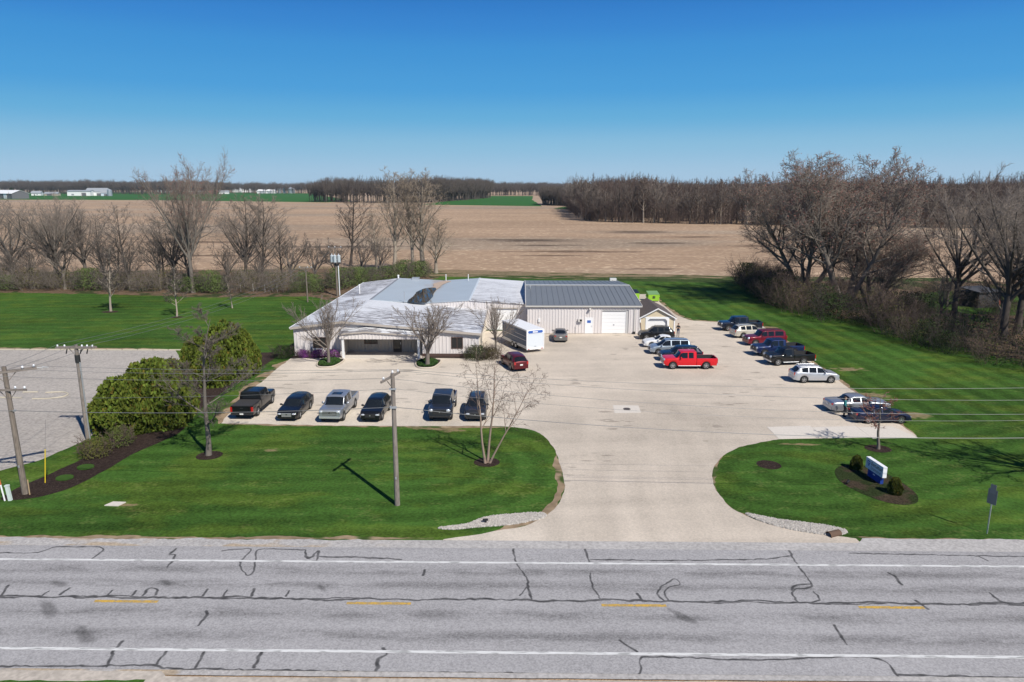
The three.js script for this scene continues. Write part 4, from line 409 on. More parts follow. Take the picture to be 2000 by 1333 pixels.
// one thing per vehicle: body, doors (> handle), glass, lamps (> lens), wheels (> rim)
function vehicle(name, label, kind, x, z, hx, hz, P, o = {}) {
  const K = { ...KINDS[kind], ...o }, { L, W, H, wb } = K, t = thing(name, label, o.cat ?? (kind === 'pickup' ? 'pickup' : 'car'), [x, 0.015, z], Math.atan2(-hz, hx));
  const cabEnd = kind === 'pickup' ? K.cab : 1, belt = curve(K.belt), roof = curve(K.roof), wr = K.r, uF = L / 2 - K.f * L, uR = uF - wb, ra = wr * 1.16, hwMax = W / 2, sill = kind === 'pickup' ? 0.42 : 0.24 + (H > 1.6 ? 0.06 : 0);
  const keys = new Set([0, 0.004, 0.012, 0.025, 0.045, 0.07, cabEnd]); for (let i = 0; i <= 34; i++) keys.add((i / 34) * cabEnd);
  for (const a of [...(K.win ?? []), ...(K.door ?? []), K.ws, K.rw ?? []].flat()) keys.add(a); for (const c of [uF, uR]) for (let i = -7; i <= 7; i++) keys.add(0.5 - (c + Math.sin((i / 7) * Math.PI / 2) * ra) / L); if (kind !== 'pickup') for (const k of [0.93, 0.955, 0.975, 0.988, 0.996]) keys.add(k);
  const T = [...keys].filter((q) => q >= 0 && q <= cabEnd + 1e-6).sort((a, b) => a - b).filter((q, i, A) => !i || q - A[i - 1] > 0.0015);
  const HW = (q) => { const e = Math.max(0, 1 - q / 0.09), e2 = kind === 'pickup' ? 0 : Math.max(0, 1 - (1 - q) / 0.08); return hwMax * (1 - (kind === 'pickup' || kind === 'tall' ? 0.09 : 0.17) * e * e - 0.13 * e2 * e2 - 0.025 * Math.abs(q - 0.5)); };
  const bottom = (u, q) => { let b = sill + 0.08 * Math.max(0, 1 - q / 0.05) + (kind === 'pickup' ? 0 : 0.1 * Math.max(0, 1 - (1 - q) / 0.06)); for (const c of [uF, uR]) { const d = Math.abs(u - c); if (d < ra) b = Math.max(b, wr * 1.0 + Math.sqrt(ra * ra - d * d)); } return b; };
  const section = (q) => { const u = L / 2 - q * L, hw = HW(q), zs = belt(q) * H, zr0 = roof(q) * H, zr = Math.max(zs + 0.03, zr0), k = cl((zr - zs - 0.03) / (H * 0.30)), gw = hwMax * (kind === 'pickup' || kind === 'tall' ? 0.80 : 0.72), gx = mix(hw * 0.86, gw, Math.sqrt(k)), b = Math.min(bottom(u, q), zs - 0.07), hgt = zs - b;
    return [[hw * 0.94, b], [hw * 0.99, b + hgt * 0.3], [hw, b + hgt * 0.58], [hw * 0.985, b + hgt * 0.85], [hw * 0.945, zs], [gx, mix(zs + 0.012, zr - 0.075, k)], [gx * 0.93, mix(zs + 0.02, zr - 0.022, k)], [gx * 0.55, zr], [0, zr + 0.012]].map(([w, y]) => [u, y, w]); };
  const pos = [], G = T.map((q) => { const s = section(q), full = [...s, ...s.slice(0, 8).reverse().map(([u, y, w]) => [u, y, -w])]; return full.map((p) => pos.push(...p) / 3 - 1); });
  const parts = new Map(), put = (k, ...f) => { if (!parts.has(k)) parts.set(k, []); parts.get(k).push(...f); };
  const inR = (q, r, list) => list?.findIndex(([a, b]) => q >= a - 1e-6 && r <= b + 1e-6) ?? -1;
  for (let i = 0; i < T.length - 1; i++) for (let j = 0; j < 16; j++) { const q = T[i], r = T[i + 1], js = j < 8 ? j : 15 - j, side = j < 8 ? 0 : 1; let key = 'body';
    if (js === 4 && inR(q, r, K.win) >= 0) key = 'win' + side + inR(q, r, K.win); else if (js >= 5 && q >= K.ws[0] - 1e-6 && r <= K.ws[1] + 1e-6) key = js === 5 ? 'body' : 'windshield'; else if (js >= 6 && K.rw && q >= K.rw[0] - 1e-6 && r <= K.rw[1] + 1e-6) key = 'rearwin'; else if (js < 4 && inR(q, r, K.door) >= 0) key = 'door' + side + inR(q, r, K.door); else if (js === 0 && K.clad) key = 'clad';
    const a = G[i][j], b = G[i][j + 1], c = G[i + 1][j + 1], d = G[i + 1][j]; put(key, a, b, c, a, c, d); }
  for (const [row, s] of [[G[0], 1], [G[G.length - 1], -1]]) { const c = pos.push(pos[row[0] * 3], 0.55 * H * 0.6 + sill * 0.4, 0) / 3 - 1; for (let j = 0; j < 16; j++) put('body', c, row[j], row[j + 1]); put('body', c, row[16], row[0]); }
  const all = new THREE.BufferGeometry(); all.setAttribute('position', new THREE.Float32BufferAttribute(pos, 3)); all.setIndex([...parts.values()].flat()); all.computeVertexNormals(); const nrm = all.attributes.normal.array;
  const part = (key) => { const idx = parts.get(key); if (!idx) return null; const m = new Map(), p = [], n = [], ix = idx.map((v) => { if (!m.has(v)) { m.set(v, p.length / 3); p.push(...pos.slice(v * 3, v * 3 + 3)); n.push(...nrm.slice(v * 3, v * 3 + 3)); } return m.get(v); }); const g = new THREE.BufferGeometry(); g.setAttribute('position', new THREE.Float32BufferAttribute(p, 3)); g.setAttribute('normal', new THREE.Float32BufferAttribute(n, 3)); g.setAttribute('uv', new THREE.Float32BufferAttribute(new Float32Array((p.length / 3) * 2), 2)); g.setIndex(ix); return g; };
  const body = mesh('body', part('body'), P, t), seg = (a, b) => [L / 2 - a * L, L / 2 - b * L];
  if (K.clad) { const g = part('clad'); if (g) mesh('sill_cladding', g, plasticM, t); }
  for (const s of [0, 1]) { (K.door ?? []).forEach(([a, b], i) => { const g = part('door' + s + i); if (!g) return; const d = mesh('door', g, P, t); const [ua, ub] = seg(a, b), yh = belt(b) * H - 0.15; mesh('handle', box(ub + 0.12, ub + 0.3, yh, yh + 0.04, (s ? -1 : 1) * (hwMax * 0.985) - 0.02, (s ? -1 : 1) * (hwMax * 0.985) + 0.025), o.handle ?? P, d); }); (K.win ?? []).forEach((_, i) => { const g = part('win' + s + i); if (g) mesh('side_window', g, carGlass, t); }); }
  mesh('windshield', part('windshield'), carGlass, t); const rwg = part('rearwin'); if (rwg) mesh('rear_window', rwg, carGlass, t);
  mesh('underbody', box(-L / 2 + 0.35, L / 2 - 0.35, sill - 0.02, sill + 0.28, -hwMax * 0.72, hwMax * 0.72), plasticM, t);
  for (const u of [uF, uR]) for (const s of [-1, 1]) { const [ty, rim, disc] = wheelGeo(wr, 0.24), w = mesh('wheel', ty, rubber, t); w.position.set(u, wr, s * (hwMax - 0.13)); if (s < 0) w.rotation.y = Math.PI; mesh('rim', rim, o.rim ?? alloy, w); mesh('brake_disc', disc, darkAlloy, w); const lin_ = mesh('wheel_liner', new THREE.CylinderGeometry(ra * 0.98, ra * 0.98, 0.3, 20, 1, true, -Math.PI / 2, Math.PI).rotateX(Math.PI / 2).rotateZ(Math.PI / 2).rotateZ(-Math.PI / 2).translate(u, wr, s * (hwMax - 0.24)), plasticM, t); }
  const hwF = HW(0.03), by = belt(0.03) * H, face = L / 2;
  for (const s of [-1, 1]) { mesh('headlight', new THREE.SphereGeometry(1, 12, 8).scale(0.16, kind === 'pickup' || kind === 'tall' ? 0.14 : 0.085, 0.21).translate(face - 0.11, by - 0.13, s * (hwF - 0.24)), lampW, t); const m = mesh('mirror', new THREE.SphereGeometry(1, 10, 8).scale(0.09, kind === 'pickup' ? 0.13 : 0.09, 0.13).translate(L / 2 - (K.ws[0] + 0.09) * L, belt(0.35) * H + 0.06, s * (hwMax + 0.07)), o.mirror ?? P, t); mesh('mirror_arm', box(L / 2 - (K.ws[0] + 0.09) * L - 0.04, L / 2 - (K.ws[0] + 0.09) * L + 0.04, belt(0.35) * H - 0.01, belt(0.35) * H + 0.05, s * (hwMax - 0.12), s * (hwMax + 0.02)), plasticM, m); }
  const gw2 = hwF * (kind === 'pickup' || kind === 'tall' ? 0.62 : 0.5), gy0 = H * (kind === 'pickup' || kind === 'tall' ? 0.36 : 0.30); const gr = mesh('grille', box(face - 0.09, face + 0.012, gy0, by - 0.06, -gw2, gw2), plasticM, t); if (o.grille) for (const yy of [0.04, 0.35, 0.66, 0.96]) mesh('grille_bar', box(face - 0.05, face + 0.03, mix(gy0, by - 0.06, yy) - 0.02, mix(gy0, by - 0.06, yy) + 0.02, -gw2 * 0.98, gw2 * 0.98), o.grille, gr); mesh('badge', new THREE.CylinderGeometry(0.06, 0.06, 0.03, 14).rotateZ(Math.PI / 2).translate(face + 0.025, (gy0 + by) / 2, 0), o.grille ? darkAlloy : alloy, gr);
  mesh('front_bumper', box(face - 0.16, face + 0.035, sill + 0.04, sill + 0.19, -hwF * 0.93, hwF * 0.93), o.bumper ?? (kind === 'pickup' ? chrome : P), t);
  const tailLamp = (s, u, y, h, dz) => mesh('taillight', box(u - 0.035, u + 0.09, y, y + h, s * dz - 0.09, s * dz + 0.09), lampR, t);
  if (kind !== 'pickup') { const hwR = HW(0.99), ty = belt(0.95) * H; for (const s of [-1, 1]) tailLamp(s, -L / 2 + 0.03, ty - (H > 1.6 ? 0.34 : 0.22), H > 1.6 ? 0.3 : 0.16, hwR - 0.1); mesh('rear_bumper', box(-L / 2 - 0.03, -L / 2 + 0.15, sill + 0.05, sill + 0.28, -hwR * 0.95, hwR * 0.95), K.clad ? plasticM : P, t); mesh('licence_plate', box(-L / 2 - 0.04, -L / 2 - 0.02, 0.62 * (H > 1.6 ? 1.15 : 1), 0.62 * (H > 1.6 ? 1.15 : 1) + 0.15, -0.16, 0.16), plateM, t);
    if (H > 1.6 && !o.noRails) for (const s of [-1, 1]) mesh('roof_rail', rod(V(L / 2 - 0.46 * L, H + 0.03, s * hwMax * 0.62), V(L / 2 - 0.86 * L, H * 0.985 + 0.03, s * hwMax * 0.60), 0.022), o.rails ?? plasticM, t); }
  else { // open load bed behind the cab
    const cb = L / 2 - cabEnd * L, be = -L / 2 + 0.12, yb = belt(0.6) * H - 0.02, yf = 0.78, us = []; for (let i = 0; i <= 26; i++) us.push(mix(cb - 0.04, be, i / 26)); for (let i = -7; i <= 7; i++) { const u = uR + Math.sin(((i / 7) * Math.PI) / 2) * ra; if (u > be && u < cb - 0.05) us.push(u); } us.sort((a, b) => b - a);
    const bp = [], rows = us.map((u) => { const q = 0.5 - u / L, b = Math.min(bottom(u, q), yb - 0.12), h = yb - b, s = [[hwMax * 0.94, b], [hwMax * 0.985, b + h * 0.35], [hwMax * 0.985, b + h * 0.8], [hwMax * 0.955, yb], [hwMax * 0.86, yb], [hwMax * 0.84, yf], [0, yf]], full = [...s, ...s.slice(0, 6).reverse().map(([w, y]) => [-w, y])]; return full.map(([w, y]) => bp.push(u, y, w) / 3 - 1); });
    const io = [], ii = []; for (let i = 0; i < rows.length - 1; i++) for (let j = 0; j < 12; j++) { const js = j < 6 ? j : 11 - j, f = [rows[i][j], rows[i][j + 1], rows[i + 1][j + 1], rows[i][j], rows[i + 1][j + 1], rows[i + 1][j]]; (js >= 4 ? ii : io).push(...f); }
    const bg = (ix) => { const g = new THREE.BufferGeometry(); g.setAttribute('position', new THREE.Float32BufferAttribute(bp, 3)); g.setIndex(ix); const h = toCreasedNormals(g, 0.7); h.setAttribute('uv', new THREE.Float32BufferAttribute(new Float32Array(h.attributes.position.count * 2), 2)); return h; };
    mesh('load_bed', bg(io), P, t); mesh('bed_liner', bg(ii), plasticM, t); const tg = mesh('tailgate', box(be - 0.02, be - 0.1, 0.62, yb + 0.005, -hwMax * 0.80, hwMax * 0.80), P, t); mesh('handle', box(be - 0.13, be - 0.1, yb - 0.2, yb - 0.13, -0.12, 0.12), plasticM, tg); mesh('bed_front', box(cb - 0.12, cb - 0.06, yf, yb, -hwMax * 0.84, hwMax * 0.84), plasticM, t);
    for (const s of [-1, 1]) tailLamp(s, be - 0.06, yb - 0.5, 0.42, hwMax * 0.885); mesh('rear_bumper', box(-L / 2 - 0.06, -L / 2 + 0.1, 0.46, 0.62, -hwMax * 0.93, hwMax * 0.93), o.bumper ?? chrome, t); mesh('licence_plate', box(-L / 2 - 0.075, -L / 2 - 0.06, 0.5, 0.62, -0.16, 0.16), plateM, t);
    mesh('rear_window', box(cb - 0.03, cb + 0.01, belt(0.5) * H + 0.08, H - 0.14, -hwMax * 0.66, hwMax * 0.66), carGlass, t);
    if (o.cover) mesh('bed_cover', box(be, cb - 0.06, yb + 0.004, yb + 0.035, -hwMax * 0.9, hwMax * 0.9), mat(0.035, 0.033, 0.033, 0.75), t);
    if (o.step) for (const s of [-1, 1]) mesh('side_step', rod(V(uF - ra - 0.12, 0.4, s * (hwMax - 0.02)), V(uR + ra + 0.15, 0.4, s * (hwMax - 0.02)), 0.045), o.step, t);
  }
  if (o.sunroof) mesh('sunroof', box(L / 2 - o.sunroof[0] * L, L / 2 - o.sunroof[1] * L, H - 0.03, H + 0.022, -hwMax * 0.42, hwMax * 0.42), carGlass, t);
  return t;
}
const crew = { cab: 0.645, win: [[0.265, 0.42], [0.445, 0.575]], door: [[0.25, 0.43], [0.435, 0.6]] }, ext = { cab: 0.60, L: 5.9, win: [[0.265, 0.435], [0.455, 0.545]], door: [[0.25, 0.445], [0.45, 0.57]] }, regular = { cab: 0.51, L: 5.35, wb: 3.05, win: [[0.28, 0.455]], door: [[0.26, 0.475]] };
const black = paint(0.006, 0.0065, 0.008, 0), navyB = paint(0.008, 0.014, 0.03, 0.2), silver = paint(0.42, 0.44, 0.47, 0.7), steel = paint(0.03, 0.036, 0.05, 0.4);
vehicle('pickup_truck', 'black pickup with black bed cover, backed toward the front lawn', 'pickup', -24.0, -60.7, 0.0, -1, black, { ...crew, cover: true, bumper: plasticM, step: plasticM });
vehicle('parked_crossover', 'black crossover with chrome grille, nose to lawn beside the covered pickup', 'suv', -19.95, -59.8, -0.03, 1, black, { L: 4.85, H: 1.55, grille: chrome, noRails: true });
vehicle('pickup_truck', 'silver crew cab pickup with sunroof and chrome grille, nose to the lawn', 'pickup', -16.1, -59.85, -0.04, 1, silver, { ...crew, sunroof: [0.38, 0.49], grille: chrome });
vehicle('parked_crossover', 'black crossover with blacked out grille, nose to lawn by the lone T-shaped pole', 'suv', -12.75, -59.45, -0.04, 1, black, { L: 4.6, H: 1.62, noRails: true, clad: true });
vehicle('pickup_truck', 'dark slate pickup with black grille, nose to the lawn by the birch', 'pickup', -6.95, -60.3, 0.0, 1, steel, { ...crew, bumper: plasticM, rim: darkAlloy });
vehicle('parked_crossover', 'charcoal crossover behind the birch stems', 'suv', -3.95, -59.8, 0.0, 1, paint(0.035, 0.036, 0.04, 0.4), { H: 1.66, clad: true });
vehicle('parked_crossover', 'dark red crossover with its tail out, beside the trailer', 'suv', -0.85, -76.5, -0.35, -0.94, paint(0.10, 0.006, 0.012, 0.3), { L: 4.75, H: 1.7, noRails: true });
vehicle('parked_sedan', 'grey sedan parked tail out against the workshop wall', 'sedan', 5.06, -91.3, 0.02, -1, paint(0.17, 0.165, 0.16, 0.5));
vehicle('parked_crossover', 'black crossover with red tail lamps in front of the cream shed', 'suv', 17.7, -91.7, -1, 0.02, black, { L: 4.55, H: 1.66 });
vehicle('parked_sedan', 'white sedan between the black crossover and the minivan', 'sedan', 17.6, -87.15, -1, 0.03, paint(0.74, 0.74, 0.74, 0));
vehicle('parked_minivan', 'silver blue minivan next to the white sedan', 'van', 17.85, -83.5, -1, 0.03, paint(0.36, 0.42, 0.48, 0.6), { cat: 'minivan' });
vehicle('parked_crossover', 'dark navy crossover hidden behind the red pickup', 'suv', 18.35, -80.0, -1, 0.03, navyB, { L: 4.8, H: 1.7, noRails: true });
vehicle('pickup_truck', 'bright red extended cab pickup with open black bed', 'pickup', 18.55, -76.6, -1, 0.01, paint(0.60, 0.006, 0.014, 0), { ...ext, step: chrome, grille: chrome });
vehicle('pickup_truck', 'dark navy crew cab pickup at the far end of the lot edge row', 'pickup', 30.5, -97.7, -1, 0.06, navyB, { ...crew, L: 5.8, handle: chrome });
vehicle('parked_crossover', 'cream white crossover with nose toward the right lawn', 'suv', 30.3, -93.1, 0.98, -0.2, paint(0.55, 0.52, 0.45, 0.3), { L: 4.75, H: 1.68 });
vehicle('parked_utility_vehicle', 'dark red large utility wagon with roof rails between crossover and blue pickup', 'tall', 30.85, -88.5, -1, 0.14, paint(0.16, 0.006, 0.02, 0.3));
vehicle('pickup_truck', 'blue extended cab pickup with silver trim between two others', 'pickup', 30.5, -82.9, -1, 0.12, paint(0.012, 0.025, 0.09, 0.4), { ...ext, step: alloy, bumper: alloy });
vehicle('pickup_truck', 'black regular cab pickup with chrome bumper and step', 'pickup', 30.3, -78.5, -0.985, 0.15, black, { ...regular, step: chrome, handle: chrome });
vehicle('parked_crossover', 'silver crossover parked alone, nose to the right lawn', 'suv', 30.1, -71.05, 1, 0, paint(0.52, 0.54, 0.58, 0.55), { L: 4.6, H: 1.68, rails: alloy });
vehicle('parked_sedan', 'long silver sedan with a person standing at its rear', 'boxy', 30.05, -61.35, 1, -0.06, silver);
vehicle('parked_sedan', 'dark blue coupe sedan beside the concrete slab', 'sedan', 30.65, -58.4, 1, -0.01, paint(0.012, 0.016, 0.045, 0.4), { L: 4.65, H: 1.4, W: 1.8, rim: alloy });
console.log('vehicles ok');

// ---------- poles, wires, signs ----------
const woodTex = tex(128, 512, (u, v, o) => { const k = 0.62 + 0.5 * vn(u * 34, v * 9) + 0.3 * (vn(u * 12 + 5, v * 40) - 0.5); o[0] = 0.20 * k; o[1] = 0.165 * k; o[2] = 0.135 * k; }), woodM = new THREE.MeshStandardMaterial({ map: woodTex, roughness: 0.95 }), woodGrey = new THREE.MeshStandardMaterial({ map: woodTex, color: lin(1.15, 1.2, 1.28), roughness: 0.95 }), porc = mat(0.75, 0.77, 0.8, 0.25), wireM = mat(0.24, 0.24, 0.24, 0.45, { metalness: 0.4 }), wireL = mat(0.5, 0.5, 0.5, 0.4, { metalness: 0.5 });
function arm(t, y, len, turn, off, m = woodGrey) { const g = new THREE.Group(); const a = mesh('crossarm', new THREE.BoxGeometry(len, 0.13, 0.1).rotateY(turn).translate(Math.sin(turn) * off, y, Math.cos(turn) * off), m, t); return a; }
function insul(t, x, y, z) { const i = mesh('insulator', new THREE.LatheGeometry([[0, 0], [0.05, 0], [0.05, 0.05], [0.08, 0.07], [0.05, 0.1], [0.07, 0.13], [0.03, 0.18], [0, 0.18]].map((p) => new THREE.Vector2(...p)), 10).translate(x, y, z), porc, t); return i; }
function braces(t, y, r, turn) { for (const s of [-1, 1]) mesh('brace', rod(V(0, y - 0.75, 0), V(s * r * Math.cos(turn), y - 0.05, -s * r * Math.sin(turn)), 0.025), woodGrey, t); }
{ const t = thing('utility_pole', 'brown utility pole with two stacked crossarms beside the white pedestal', 'utility pole', [-32.45, 0, -42.75]); t.rotation.z = 0.012;
  mesh('pole', cyl(0, 0, 8.6, 0, 0.19, 0.13, 14), woodM, t); for (const o of [-0.12, 0.12]) arm(t, 8.25, 3.4, 0.62, o); arm(t, 7.1, 2.6, 0.02, 0.15); braces(t, 7.1, 0.55, 0.02); braces(t, 8.25, 0.6, 0.62);
  for (const s of [-1.55, -0.95, 0.95, 1.55]) insul(t, s * Math.cos(0.62), 8.32, -s * Math.sin(0.62)); for (const s of [-1.2, -0.6, 0.6, 1.2]) insul(t, s, 7.17, 0.13); for (const s of [1.7, 2.0]) { mesh('dead_end', rod(V(s * 0.8, 8.25, -s * 0.6), V(s * 0.8 + 0.4, 8.23, -s * 0.6 + 0.03), 0.045, 0.03), mat(0.5, 0.5, 0.5, 0.4), t); } mesh('tag', box(-0.05, 0.05, 1.9, 2.05, 0.17, 0.19), galvM, t); mesh('bracket', box(-0.1, 0.3, 5.65, 5.75, -0.05, 0.05), galvM, t); }
{ const t = thing('utility_pole', 'grey utility pole with a double crossarm beside the big evergreens', 'utility pole', [-34.3, 0, -52.75]); mesh('pole', cyl(0, 0, 7.75, 0, 0.19, 0.13, 14), woodGrey, t); for (const o of [-0.14, 0.14]) arm(t, 7.55, 3.0, 0.02, o); braces(t, 7.55, 0.6, 0.02);
  for (const s of [-1.35, -0.8, 0.55, 0.95, 1.35]) insul(t, s, 7.61, 0.13); for (const s of [-0.6, 0.5, 1.0]) mesh('cutout', rod(V(s, 7.45, 0.18), V(s - 0.08, 7.1, 0.24), 0.045), plasticM, t); mesh('band', cyl(0, 6.35, 6.95, 0, 0.19, 0.185, 14), plasticM, t); mesh('conduit', cyl(0.2, 0.1, 6.4, 0.1, 0.05), galvM, t); }
{ const t = thing('utility_pole', 'single weathered pole with a short T crossarm standing in the front lawn', 'utility pole', [-7.82, 0, -41.44]); mesh('pole', cyl(0, 0, 8.6, 0, 0.17, 0.12, 14), woodGrey, t); arm(t, 8.35, 2.5, Math.PI / 2 - 0.28, -0.14, woodGrey); mesh('brace', rod(V(0, 7.7, 0.1), V(-0.2, 8.3, 0.7), 0.03), woodGrey, t); for (const s of [-1.05, 0.9]) insul(t, -0.14 - s * Math.sin(0.28), 8.41, s * Math.cos(0.28)); insul(t, 0, 8.6, 0); mesh('cable_clamp', box(-0.2, 0.2, 6.42, 6.55, 0.1, 0.2), galvM, t); mesh('cable_clamp', box(-0.2, 0.2, 7.6, 7.7, 0.1, 0.2), galvM, t); mesh('tag', box(-0.05, 0.05, 1.8, 1.95, 0.15, 0.17), galvM, t); }
{ const t = thing('transformer_pole', 'tall pole with three grey transformers behind the office', 'utility pole', [-33.7, 0, -128.0]); mesh('pole', cyl(0, 0, 9.0, 0, 0.19, 0.13, 14), woodM, t); arm(t, 8.8, 2.4, 0, 0.12); for (const s of [-1.1, 0, 1.1]) insul(t, s, 8.87, 0.12);
  for (const [x, z] of [[-0.62, 0.1], [0.0, 0.5], [0.62, 0.1]]) { const c = mesh('transformer', cyl(x, 6.2, 7.4, z, 0.3, 0.3, 16), mat(0.45, 0.5, 0.53, 0.4), t); mesh('lid', cyl(x, 7.4, 7.48, z, 0.32, 0.25, 16), mat(0.5, 0.54, 0.57, 0.4), c); mesh('bushing', cyl(x, 7.48, 7.75, z, 0.06, 0.04), porc, c); } mesh('bracket', box(-0.8, 0.8, 6.6, 6.75, -0.05, 0.2), galvM, t); mesh('conduit', cyl(0.45, 0.1, 5.8, 0.1, 0.09), porc, t); mesh('junction', box(-0.2, 0.55, 5.6, 5.95, 0, 0.25), plasticM, t); }
{ const t = thing('service_pole', 'thin brown pole with a single crossarm behind the left lawn', 'utility pole', [-37.1, 0, -121.0]); mesh('pole', cyl(0, 0, 6.1, 0, 0.13, 0.1, 12), woodM, t); arm(t, 5.95, 2.3, 0.03, 0.1); for (const s of [-1, 0.4, 1]) insul(t, s, 6.0, 0.1); braces(t, 5.95, 0.5, 0); }
function wire(label, pts, r, m, group) { // hangs between supports with a little sag; each span gets its own mid point
  const P = []; for (let i = 0; i < pts.length - 1; i++) { const a = pts[i], b = pts[i + 1], sag = b[3] ?? 0.4; for (let s = 0; s < 16; s++) { const q = s / 16; P.push(V(mix(a[0], b[0], q), mix(a[1], b[1], q) - sag * 4 * q * (1 - q), mix(a[2], b[2], q))); } } const e = pts[pts.length - 1]; P.push(V(e[0], e[1], e[2])); tag(mesh('power_line', new THREE.TubeGeometry(new THREE.CatmullRomCurve3(P), P.length * 2, r, 5), m), label, 'wire', group);
}
wire('overhead wire on the rear end of the short T crossarm', [[-70, 8.6, -43.3], [-32.0, 8.45, -43.6], [-7.5, 8.58, -42.4, 0.15], [42, 8.0, -42.2, 0.75], [95, 8.2, -42.2, 0.8]], 0.011, wireM); wire('overhead wire on top of the lone T-shaped pole', [[-70, 8.4, -42.2], [-32.2, 8.4, -42.9], [-7.82, 8.78, -41.44, 0.25], [42, 7.4, -41.4, 0.9], [95, 8, -41.4, 0.8]], 0.011, wireM); wire('overhead wire on the front end of the short T crossarm', [[-70, 8.3, -41.0], [-32.4, 8.2, -41.9], [-7.9, 8.55, -40.45, 0.2], [42, 6.9, -40.5, 1.1], [95, 7.5, -40.5, 0.8]], 0.011, wireM);
wire('thick telephone cable hung lower on the lone T-shaped pole', [[-70, 5.5, -42.6], [-32.4, 5.75, -42.6], [-7.82, 6.5, -41.3, 0.25], [42, 5.1, -41.3, 1.0], [95, 5.6, -41.3, 0.8]], 0.02, wireM); wire('thin neutral wire below the T crossarm', [[-70, 6.4, -42.4], [-32.4, 6.6, -42.6], [-7.82, 7.66, -41.3, 0.2], [42, 6.3, -41.3, 1.1], [95, 6.6, -41.3, 0.8]], 0.009, wireM);
for (const [s, n] of [[-1.35, 'outer'], [0, 'middle'], [1.35, 'inner']]) wire(n + ' wire between the stacked crossarm pole and the double crossarm pole', [[-32.4 + s * 0.7, 8.4, -42.8 - s * 0.6], [-34.3 + s, 7.8, -52.6, 0.15], [-36.8 + s * 0.8, 6.15, -121, 1.2]], 0.012, wireM);
wire('service wire from the thin pole to the transformer pole', [[-37.1, 6.1, -121], [-33.7, 8.8, -128, 0.2]], 0.012, wireM);
{ const y = mat(0.75, 0.55, 0.03, 0.5), t = thing('guy_marker', 'tall yellow guy wire guard leaning in the mulch', 'marker', [-32.3, 0, -44.5]); mesh('guard', rod(V(0, 0, 0), V(0.42, 2.45, 0.12), 0.035), y, t); mesh('guy_wire', rod(V(0.42, 2.45, 0.12), V(0.8, 4.6, 0.2), 0.008), wireM, t).visible = true; }
{ const t = thing('cable_pedestal', 'white cable pedestal standing in the mulch beside the brown pole', 'pedestal', [-32.72, 0, -41.75]); mesh('housing', box(-0.1, 0.1, 0, 1.0, -0.08, 0.08).rotateZ(0.08), mat(0.6, 0.68, 0.64, 0.5), t); mesh('cap', box(-0.12, 0.12, 0.98, 1.06, -0.1, 0.1).rotateZ(0.08), mat(0.6, 0.68, 0.64, 0.5), t); }
{ const t = thing('utility_marker', 'white marker post with orange top next to the pedestal', 'marker', [-33.05, 0, -41.7]); t.rotation.z = 0.1; mesh('post', cyl(0, 0, 1.1, 0, 0.05), whiteM, t); mesh('tip', cyl(0, 1.1, 1.45, 0, 0.055), mat(0.55, 0.13, 0.04, 0.6), t); }
{ const t = thing('stake', 'short wooden stake at the foot of the brown pole', 'stake', [-32.05, 0, -42.6]); mesh('shaft', box(-0.03, 0.03, 0, 0.95, -0.02, 0.02), mat(0.45, 0.33, 0.2, 0.9), t); mesh('tip', box(-0.031, 0.031, 0.95, 1.05, -0.021, 0.021), mat(0.5, 0.3, 0.2, 0.9), t); }
